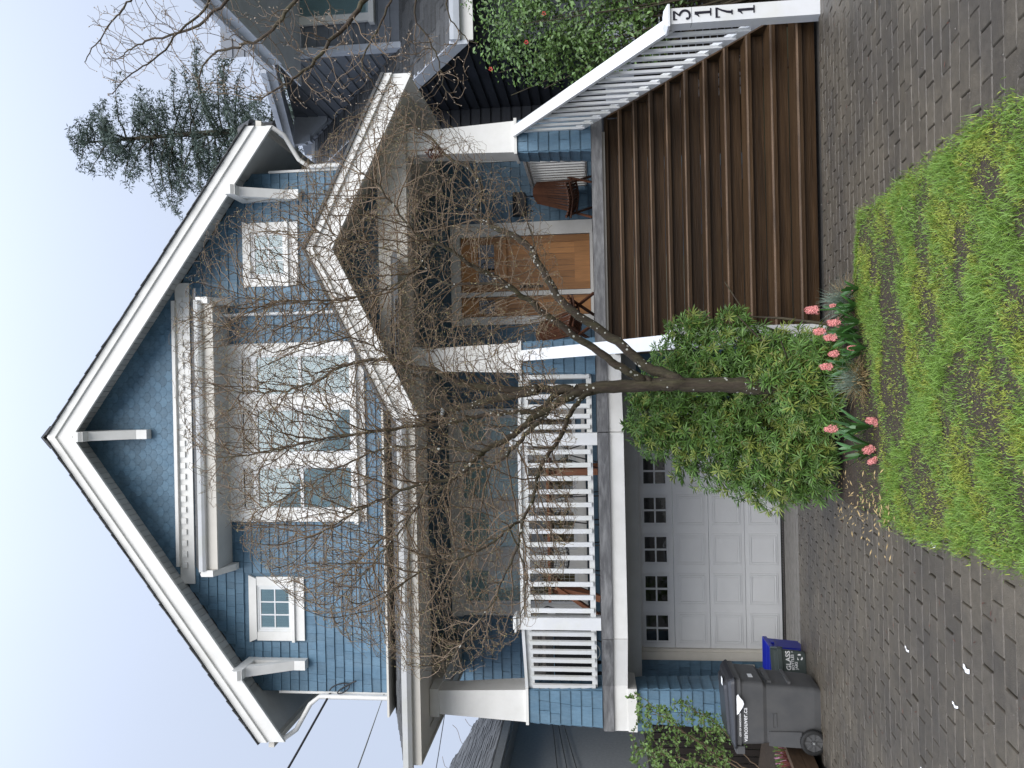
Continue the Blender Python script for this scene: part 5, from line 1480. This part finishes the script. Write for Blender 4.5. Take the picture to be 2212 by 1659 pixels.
# ------------------------------------------------------------------ leafy things
def leaf_cloud(name, centers, normals, m, parent, size, ratio, seed, fold=.25, label=None, jitter=.5):
    """one folded leaf per centre: 4 triangles"""
    r_ = np.random.default_rng(seed); C = np.asarray(centers, float); N = np.asarray(normals, float); n = len(C)
    N = N + r_.normal(0,jitter,(n,3)); N /= np.linalg.norm(N,axis=1)[:,None]+1e-9
    D = r_.normal(0,1,(n,3)); D -= N*(D*N).sum(1)[:,None]; D /= np.linalg.norm(D,axis=1)[:,None]+1e-9
    S = np.cross(N, D); L_ = size*r_.uniform(.6,1.25,n)[:,None]; W_ = L_*ratio
    V = np.zeros((n,6,3))
    V[:,0] = C; V[:,1] = C+D*L_*.45+S*W_*.5+N*W_*fold; V[:,2] = C+D*L_*.45; V[:,3] = C+D*L_*.45-S*W_*.5+N*W_*fold; V[:,4] = C+D*L_-N*L_*.12
    V[:,5] = C
    V = V[:,:5]
    k = np.arange(n)[:,None]*5
    Fc = np.concatenate([k+[[0,2,1]], k+[[0,3,2]], k+[[1,2,4]], k+[[2,3,4]]])
    off = np.array(wloc(parent)) if parent is not None else 0
    o = link(name, np_mesh(name, V.reshape(-1,3)-off, Fc, m), parent, wloc(parent) if parent is not None else None)
    tag(o, kind='stuff'); return o

def choisya():
    t = thing('leafy_shrub', 'dense green shrub with narrow star shaped leaf clusters in front of the garage', 'shrub', (-.25, 6.9, gz(6.9)))
    r_ = np.random.default_rng(21)
    lobes = [(-.30,7.22,1.28,.50,.36,.58),(-.58,7.15,.98,.46,.36,.58),(-.78,7.0,.66,.36,.34,.42),(.06,7.25,1.32,.34,.34,.40),(.24,7.15,.98,.28,.32,.48),(-.16,6.98,.72,.48,.32,.46),(-.55,6.88,.46,.46,.30,.34),(.20,7.05,.55,.26,.26,.36),(-.32,7.2,1.66,.34,.30,.24),(.47,7.1,1.32,.13,.16,.20),(.52,7.05,.95,.11,.14,.16),(-.74,6.86,.32,.32,.26,.22),(.0,6.95,.40,.34,.24,.26),(-.14,6.40,.44,.34,.13,.34),(.14,6.42,.42,.26,.13,.30),(.0,6.36,.72,.10,.06,.22)]
    wts = np.array([a*b*c for _,_,_,a,b,c in lobes])**.67; wts /= wts.sum()
    n = 4300
    li = r_.choice(len(lobes), n, p=wts); LB = np.array(lobes)[li]; d = r_.normal(0,1,(n,3)); d /= np.linalg.norm(d,axis=1)[:,None]
    d[:,1] = np.where(d[:,1] > .35, -d[:,1], d[:,1]); f = np.where(r_.random(n) < .8, r_.uniform(.62,1.10,n), r_.uniform(.3,.8,n))
    c = LB[:,:3]+d*LB[:,3:]*f[:,None]
    ok = c[:,2] > np.array([gz(y) for y in c[:,1]])+.10; c, d = c[ok], d[ok]; n = len(c)
    ax = d*.8+np.array([0,-.25,.65])+r_.normal(0,.3,(n,3)); ax /= np.linalg.norm(ax,axis=1)[:,None]
    u = np.cross(ax,[[.3,.5,.8]]); u /= np.linalg.norm(u,axis=1)[:,None]; v = np.cross(ax,u)
    yl = r_.random(n) < .20+.10*(c[:,2] < .9); ph = r_.uniform(0,6.28,n); sz = r_.uniform(.055,.098,n); off = np.array(wloc(t)); nl = 9
    parts_ = {True: [], False: []}
    for k in range(nl):
        a = (ph+6.283*k/nl+r_.normal(0,.15,n))[:,None]; tilt = r_.uniform(.15,.85,n)[:,None]
        e = (u*np.cos(a)+v*np.sin(a))*np.cos(tilt)+ax*np.sin(tilt); s = np.cross(e,ax); s /= np.linalg.norm(s,axis=1)[:,None]+1e-9
        L_ = (sz*r_.uniform(.75,1.2,n))[:,None]; w_ = L_*.055+.0018
        m_ = c+e*L_*.55+ax*L_*.05; tp = c+e*L_-np.array([0,0,1.])*L_*.12
        Q = np.stack([c, m_+s*w_, tp, m_-s*w_],1)
        for key in (True, False): parts_[key].append(Q[yl == key].reshape(-1,3))
    for nm, key, m in (('leaves',False,'green_leaf'),('young_leaves',True,'yellow_leaf')):
        VV = np.concatenate(parts_[key]); kk = np.arange(len(VV)//4)[:,None]*4; FF = np.concatenate([kk+[[0,1,2]], kk+[[0,2,3]]])
        tag(link(nm, np_mesh(nm, VV-off, FF, m), t, wloc(t)), kind='stuff')
    buds = MB()
    for i in range(0, n, 5):
        q = c[i]+ax[i]*.018
        for _ in range(3):
            p = Vector(q+r_.normal(0,.006,3)); s_ = .0048
            buds.add([p+Vector((s_,0,0)),p+Vector((-s_,0,0)),p+Vector((0,s_,0)),p+Vector((0,-s_,0)),p+Vector((0,0,s_)),p+Vector((0,0,-s_))],[(0,2,4),(2,1,4),(1,3,4),(3,0,4),(2,0,5),(1,2,5),(3,1,5),(0,3,5)])
    tag(buds.build('flower_buds', 'bud', t), kind='stuff')
    # inner shade: stems and old wood
    st = MB()
    for i in range(46):
        b0 = Vector((random.uniform(-.55,.45), random.uniform(6.95,7.25), gz(6.9)-.02)); l = random.choice(lobes); e = Vector((l[0]+random.gauss(0,.2),l[1]+random.gauss(0,.12),l[2]+random.uniform(-.1,.35)))
        m_ = b0.lerp(e,.5)+Vector((random.gauss(0,.06),random.gauss(0,.05),.05)); st.tube([b0,m_,e],[.016,.012,.005],6,False)
    st.build('stems', 'bark', t)
choisya()

def blob_shrub(name, label, base, lobes, n, size, ratio, m, seed, stems, twig=None, inner=.5):
    t = thing(name, label, 'shrub', base); r_ = np.random.default_rng(seed); C = []; N = []
    w_ = np.array([l[3]*l[4]*l[5] for l in lobes])**.67; w_ /= w_.sum()
    while len(C) < n:
        l = lobes[r_.choice(len(lobes), p=w_)]; d = r_.normal(0,1,3); d /= np.linalg.norm(d); f = r_.uniform(inner,1.08)
        c = np.array(l[:3])+d*np.array(l[3:])*f
        q = math.sin(9*c[0]+2)*math.sin(8*c[2]+1)+math.sin(13*c[1]+5*c[2])*.5
        if q < -.55 and r_.random() < .75: continue
        C.append(c); N.append(d*.6+np.array([0,-.35,.6]))
    leaf_cloud('leaves', C, N, m, t, size, ratio, seed+1)
    s = MB()
    for i in range(stems):
        l = random.choice(lobes); e = Vector(l[:3])+Vector((random.gauss(0,.6)*l[3],random.gauss(0,.6)*l[4],random.gauss(0,.6)*l[5])); b0 = Vector(base)+Vector((random.gauss(0,.08),random.gauss(0,.08),0))
        s.tube([b0, b0.lerp(e,.5)+Vector((random.gauss(0,.08),random.gauss(0,.08),.08)), e],[.018,.011,.004],6,False)
    s.build('stems', 'bark', t)
    return t
# camellia at the right, behind the railing
cam_l = [(4.45,9.3,2.40,.75,.55,.95),(4.20,9.4,2.80,.55,.5,.72),(4.95,9.3,3.0,.70,.55,.72),(3.98,9.35,2.30,.42,.38,.62),(4.05,9.2,1.75,.38,.38,.55),(4.75,9.1,1.7,.6,.45,.6),(4.9,9.1,1.2,.6,.4,.5)]
ct = blob_shrub('camellia', 'large glossy dark green camellia with a few red flowers beside the stairs', (4.55,9.2,gz(9.2)), cam_l, 11000, .062, .52, 'dark_leaf', 31, 26, inner=.55)
for (xo, yo) in ((1060,150),(1137,92),(1175,30)):
    p = lin(xo, yo, 8.85); fl = MB()
    for k in range(9):
        a = k*2.4; r = .005+.0012*k; d = Vector((math.cos(a)*r,-.008,math.sin(a)*r)); s = .010
        u = Vector((math.cos(a),-.3,math.sin(a)))*s; v = Vector((-math.sin(a),0,math.cos(a)))*s
        fl.add([p+d, p+d+u+v*.6, p+d+u*1.5, p+d+u-v*.6], [(0,1,2,3)])
    fl.build('flower', 'red_petal', ct)
cb = MB(); r_ = random.Random(4)
for i in range(160):
    l = r_.choice(cam_l); d = Vector((r_.gauss(0,1),-abs(r_.gauss(0,1)),r_.gauss(0,1))).normalized(); p = Vector((l[0]+d.x*l[3]*1.04,l[1]+d.y*l[4]*1.04,l[2]+d.z*l[5]*1.04)); s = .0085
    cb.add([p+Vector((s,0,0)),p+Vector((-s,0,0)),p+Vector((0,s,0)),p+Vector((0,-s,0)),p+Vector((0,0,s*1.5)),p+Vector((0,0,-s))],[(0,2,4),(2,1,4),(1,3,4),(3,0,4),(2,0,5),(1,2,5),(3,1,5),(0,3,5)])
tag(cb.build('flower_buds', 'yellow_leaf', ct), kind='stuff')

# young shrub at the left edge
def left_shrub():
    base = Vector((-4.75,9.0,gz(9)+.1))
    def P_(xo, yo, d=0): return lin(xo, yo, 8.9+d)
    limbs = [([base, P_(1560,1640), P_(1500,1600), P_(1450,1560), P_(1400,1530)], .014,.004,None), ([base, P_(1560,1660), P_(1480,1640), P_(1420,1630), P_(1370,1610)], .014,.004,None),
             ([base, P_(1600,1630), P_(1560,1570), P_(1520,1545), P_(1475,1515)], .010,.003,None), ([base, P_(1540,1620), P_(1490,1590), P_(1430,1540), P_(1375,1500)], .010,.003,None)]
    poly = [(1355,1510),(1380,1560),(1360,1659),(1580,1680),(1570,1560),(1530,1540),(1470,1510),(1420,1520)]
    at = sample_poly(poly, 600, 8.9, .25, 14)
    pos, par, rad = grow(limbs, at, step=.06, infl=.5, kill=.10, iters=40, jit=.3, seed=3)
    big, small, R, ch = skeleton_mesh(pos, par, rad, tip=.002, thick=.009)
    t = thing('young_shrub', 'young shrub with fresh light green leaves at the left edge', 'shrub', base)
    big.build('trunk', 'twig', t); build_twigs(small, 'twig', t)
    r_ = np.random.default_rng(6); C = []; N = []
    for i in range(len(pos)):
        if R[i] < .005:
            for _ in range(3 if ch[i] else 6):
                C.append(pos[i]+r_.normal(0,.010,3)); N.append([0,-.5,.7])
    leaf_cloud('leaves', C, N, 'shrub_leaf', t, .042, .72, 5, jitter=.8)
left_shrub()
blob_shrub('dark_shrub', 'small dark leafed shrub behind the wheeled bin', (-4.35,10.0,gz(10)+.1), [(-4.35,10.0,.45,.28,.25,.32),(-4.15,10.0,.25,.22,.2,.25)], 700, .035, .6, 'dark_leaf', 41, 8)
def heather(x, y, label, m1, m2, seed, r=.26):
    t = thing('heather', label, 'plant', (x, y, gz(y)+.1)); b1, b2 = MB(), MB(); R_ = random.Random(seed)
    for i in range(420):
        a = R_.uniform(0,6.28); rr = R_.uniform(0,r)**1; el = R_.uniform(.5,1.4); d = Vector((math.cos(a)*math.cos(el),math.sin(a)*math.cos(el),math.sin(el)))
        p = Vector((x+math.cos(a)*rr*.6,y+math.sin(a)*rr*.6,gz(y)+.12)); q = p+d*R_.uniform(.10,.26); s = d.orthogonal().normalized()*.006
        (b2 if R_.random() < .35 else b1).add([p-s,p+s,q+s*.7,q-s*.7],[(0,1,2,3)])
    tag(b1.build('foliage', m1, t), kind='stuff'); tag(b2.build('flower_spikes', m2, t), kind='stuff')
heather(-4.28,9.1,'pink flowering heather in the bed at the left edge','shrub_leaf','heather_pink',1)
heather(-4.15,8.7,'low dark red heather spilling over the bed timber','heather_red','heather_red',2,.30)
heather(-4.2,9.6,'dark red heather just behind the wheeled bin','heather_red','heather_pink',5,.24)

# hyacinths: strap leaves and a spike of florets
def hyacinth(xo, yo, Y, label, sc=1., lean=(0,0), leaves=9):
    sc *= .92
    top = lin(xo, yo, Y); zb = lawn_h(top.x, top.y); h = max(.10, top.z-zb)
    t = thing('hyacinth', label, 'flower', (top.x-lean[0], top.y-lean[1], zb), 'pink hyacinths in the bed'); R_ = random.Random(int(xo*7+yo))
    base = Vector((top.x-lean[0], top.y-lean[1], zb)); tip = top+Vector((0,0,.035*sc)); low = top-Vector((lean[0]*.4,lean[1]*.4,.05*sc))
    MB().tube([base, base.lerp(low,.5)+Vector((lean[0]*.1,0,.0)), low, tip], [.006,.006,.005,.003], 7, False).build('stem', 'strap_leaf', t)
    b = MB()
    n = int(30*sc)
    for i in range(n):
        f = i/n; c = low.lerp(tip, f); a = i*2.4; rr = (.026-.012*f*f)*sc
        d = Vector((math.cos(a),math.sin(a),.15+R_.uniform(-.2,.3))).normalized(); p = c+d*rr*R_.uniform(.7,1.55)
        u = d.orthogonal().normalized(); v = d.cross(u)
        for k in range(6):
            q = k*math.pi/3+R_.uniform(-.2,.2); e = u*math.cos(q)+v*math.sin(q); s = d.cross(e)*.0036
            b.add([p-d*.008, p+e*.009+s, p+e*.024*sc-d*.006, p+e*.009-s], [(0,1,2,3)])
    b.build('florets', 'pink_petal', t)
    l = MB()
    for k in range(leaves):
        a = k*6.283/leaves+R_.uniform(-.3,.3); o = Vector((math.cos(a),math.sin(a),0)); L_ = R_.uniform(.15,.27)*min(1,sc*1.3); out_ = R_.uniform(.25,.75)
        P = [base+o*(L_*out_*f)+Vector((0,0,L_*(f-.30*out_*f*f*1.3))) for f in (0,.3,.6,.85,1)]; s = Vector((-o.y,o.x,0)); ws = [.007,.012,.014,.011,.002]
        V = []
        for p, w_ in zip(P, ws): V += [p-s*w_+Vector((0,0,w_*.4)), p, p+s*w_+Vector((0,0,w_*.4))]
        l.add(V, [f for i in range(4) for f in ((3*i,3*i+1,3*i+4,3*i+3),(3*i+1,3*i+2,3*i+5,3*i+4))], True)
    l.build('strap_leaves', 'strap_leaf', t)
for a_ in ((1752,670,6.15,'pink hyacinth standing highest, against the bottom step',1.15),(1800,697,5.98,'pink hyacinth right of the touching pair in the bed',1.0),(1768,716,6.08,'upper pink hyacinth of the touching pair below the white post',1.0),(1792,730,6.0,'lower pink hyacinth of the touching pair below the white post',1.0),
           (1799,765,5.98,'small pink hyacinth left of the touching pair',.85),(1838,752,5.85,'tiny pale pink hyacinth low among broad leaves',.6),(1783,793,6.05,'orange tinged pink hyacinth under the shrub beside dry grass',1.0),(1793,927,5.95,'pink hyacinth raised above dark strap leaves at the shrub foot',1.0),
           (1836,623,6.05,'tiny pink hyacinth beside the blue grass tuft',.55),(1798,660,6.05,'very small pink hyacinth beneath the highest one',.5)):
    hyacinth(*a_)
for a_ in ((1886,908,5.66,'drooping salmon hyacinth lying on the bed soil, nearest the dry grass',1.05,(.05,-.10)),(1875,975,5.72,'fallen pink hyacinth on bare soil, upper of two',1.0,(-.04,-.07)),(1886,1000,5.68,'fallen pink hyacinth on bare soil, lower of two',.9,(-.06,-.09))):
    hyacinth(*a_)

def tuft(x, y, label, seed, n1, n2, r=.22):
    t = thing('ornamental_grass', label, 'grass tuft', (x, y, lawn_h(x,y)), 'grass tufts in the bed'); R_ = random.Random(seed)
    for n_, m, cnt, el0, el1, L0, L1 in (('green_blades','blue_grass',n1,.5,1.5,.16,.32),('dry_blades','straw',n2,.0,.9,.12,.28)):
        b = MB()
        for i in range(cnt):
            a = R_.uniform(0,6.283); el = R_.uniform(el0,el1); d = Vector((math.cos(a)*math.cos(el),math.sin(a)*math.cos(el),math.sin(el))); L_ = R_.uniform(L0,L1)
            p = Vector((x+R_.gauss(0,.025),y+R_.gauss(0,.025),lawn_h(x,y))); s = d.cross(Vector((0,0,1)))
            s = s.normalized()*.0016 if s.length > 1e-4 else Vector((.0016,0,0))
            m_ = p+d*L_*.6; q = p+d*L_-Vector((0,0,L_*R_.uniform(.05,.35)))
            q.z = max(q.z, lawn_h(q.x,q.y)+.004); m_.z = max(m_.z, lawn_h(m_.x,m_.y)+.008)
            b.add([p-s,p+s,m_+s,m_-s,q],[(0,1,2,3),(3,2,4)])
        tag(b.build(n_, m, t), kind='stuff')
tuft(.60,6.28,'blue green grass tuft at the corner of the bed by the steps',1,260,180)
tuft(-.02,5.98,'half dry straw coloured grass tuft below the tree trunk',2,200,320,.26)

# small dry plant litter where the shrub meets the drive
def dry_patch():
    b = MB(); R_ = random.Random(8)
    for i in range(170):
        x, y = R_.gauss(-.98,.13), R_.uniform(5.2,7.0)
        z = gz(y)+.02+R_.uniform(0,.05); a = R_.uniform(0,6.28); e = R_.uniform(-.2,.7); d = Vector((math.cos(a)*math.cos(e),math.sin(a)*math.cos(e),math.sin(e))); l = R_.uniform(.02,.055); s = d.orthogonal().normalized()*.0045; p = Vector((x,y,z))
        b.add([p,p+d*l*.5+s,p+d*l,p+d*l*.5-s],[(0,1,2,3)])
    o = b.build('dry_leaves', 'straw'); tag(o, 'heap of dry yellow leaves at the edge of the driveway under the shrub', 'leaf litter', kind='stuff')
dry_patch()

# ------------------------------------------------------------------ conifer behind, bare trees far left
def conifer():
    X, Y, H = 9.05, 26.0, 20.9; zb = -.6
    t = thing('conifer', 'tall dark drooping conifer rising behind the roofs on the right', 'tree', (X, Y, zb)); r_ = np.random.default_rng(17)
    MB().tube([(X,Y,zb),(X,Y,10),(X+.05,Y,16),(X-.05,Y,H-.3)],[.30,.2,.10,.02],8,False).build('trunk', 'bark', t)
    br = MB(); C = []; N = []
    z = 9.0; 
    while z < H-.2:
        f = (H-z)/(H-9.0); L0 = .45+4.9*f**.72
        for k in range(4):
            a = r_.uniform(0,6.283); L_ = L0*r_.uniform(.45,1.15); dr = r_.uniform(.10,.30)
            pts = []
            for s in np.linspace(0,1,7):
                pts.append(Vector((X+math.cos(a)*L_*s+r_.normal(0,.04), Y+math.sin(a)*L_*s, z+L_*(.22*s-dr*1.6*s*s)+r_.normal(0,.03))))
            br.tube(pts, [.035*(1-.85*s)*min(1,L_/2) for s in np.linspace(0,1,7)], 5, False)
            nsub = int(12+17*L_)
            for q in range(nsub):
                s = r_.uniform(.12,1); i = min(5,int(s*6)); p = pts[i].lerp(pts[i+1], s*6-i)
                sd = Vector((-math.sin(a),math.cos(a),0))*r_.choice((-1,1)); sl = (.22+.55*(1-s))*min(1,L_/1.5)*r_.uniform(.5,1.2)
                e = p+sd*sl+Vector((math.cos(a),math.sin(a),0))*sl*.5-Vector((0,0,sl*r_.uniform(.1,.6)))
                for g in range(int(3+sl*12)):
                    c = p.lerp(e, r_.uniform(0,1)); C.append(np.array(c)+r_.normal(0,.025,3)); N.append([0,-.4,.7])
        z += .30 if z > 13 else .42
    br.build('branches', 'bark', t)
    leaf_cloud('needles', C, N, 'conifer_leaf', t, .15, .24, 19, jitter=.9)
conifer()
def far_tree(x, y, h, label, seed):
    base = Vector((x,y,-.6)); top = base+Vector((0,0,h)); r_ = np.random.default_rng(seed)
    at = []
    while len(at) < 260:
        d = r_.normal(0,1,3); d /= np.linalg.norm(d); at.append(np.array([x,y,h*.68])+d*np.array([h*.34,h*.3,h*.34])*r_.uniform(.2,1))
    pos, par, rad = grow([([base, base.lerp(top,.3), base.lerp(top,.8)], .16,.03,None)], at, step=.22, infl=3.5, kill=.42, iters=60, jit=.25, seed=seed)
    big, small, R, ch = skeleton_mesh(pos, par, rad, tip=.010, thick=.05)
    t = thing('bare_tree', label, 'tree', base); big.build('trunk', 'bark', t)
    build_twigs(small, 'twig', t)
far_tree(-15.5,33,9.0,'distant bare reddish tree beyond the grey roof, nearer the porch column',51)
far_tree(-19.5,36,10.0,'distant bare tree beyond the grey roof at the left edge',52)
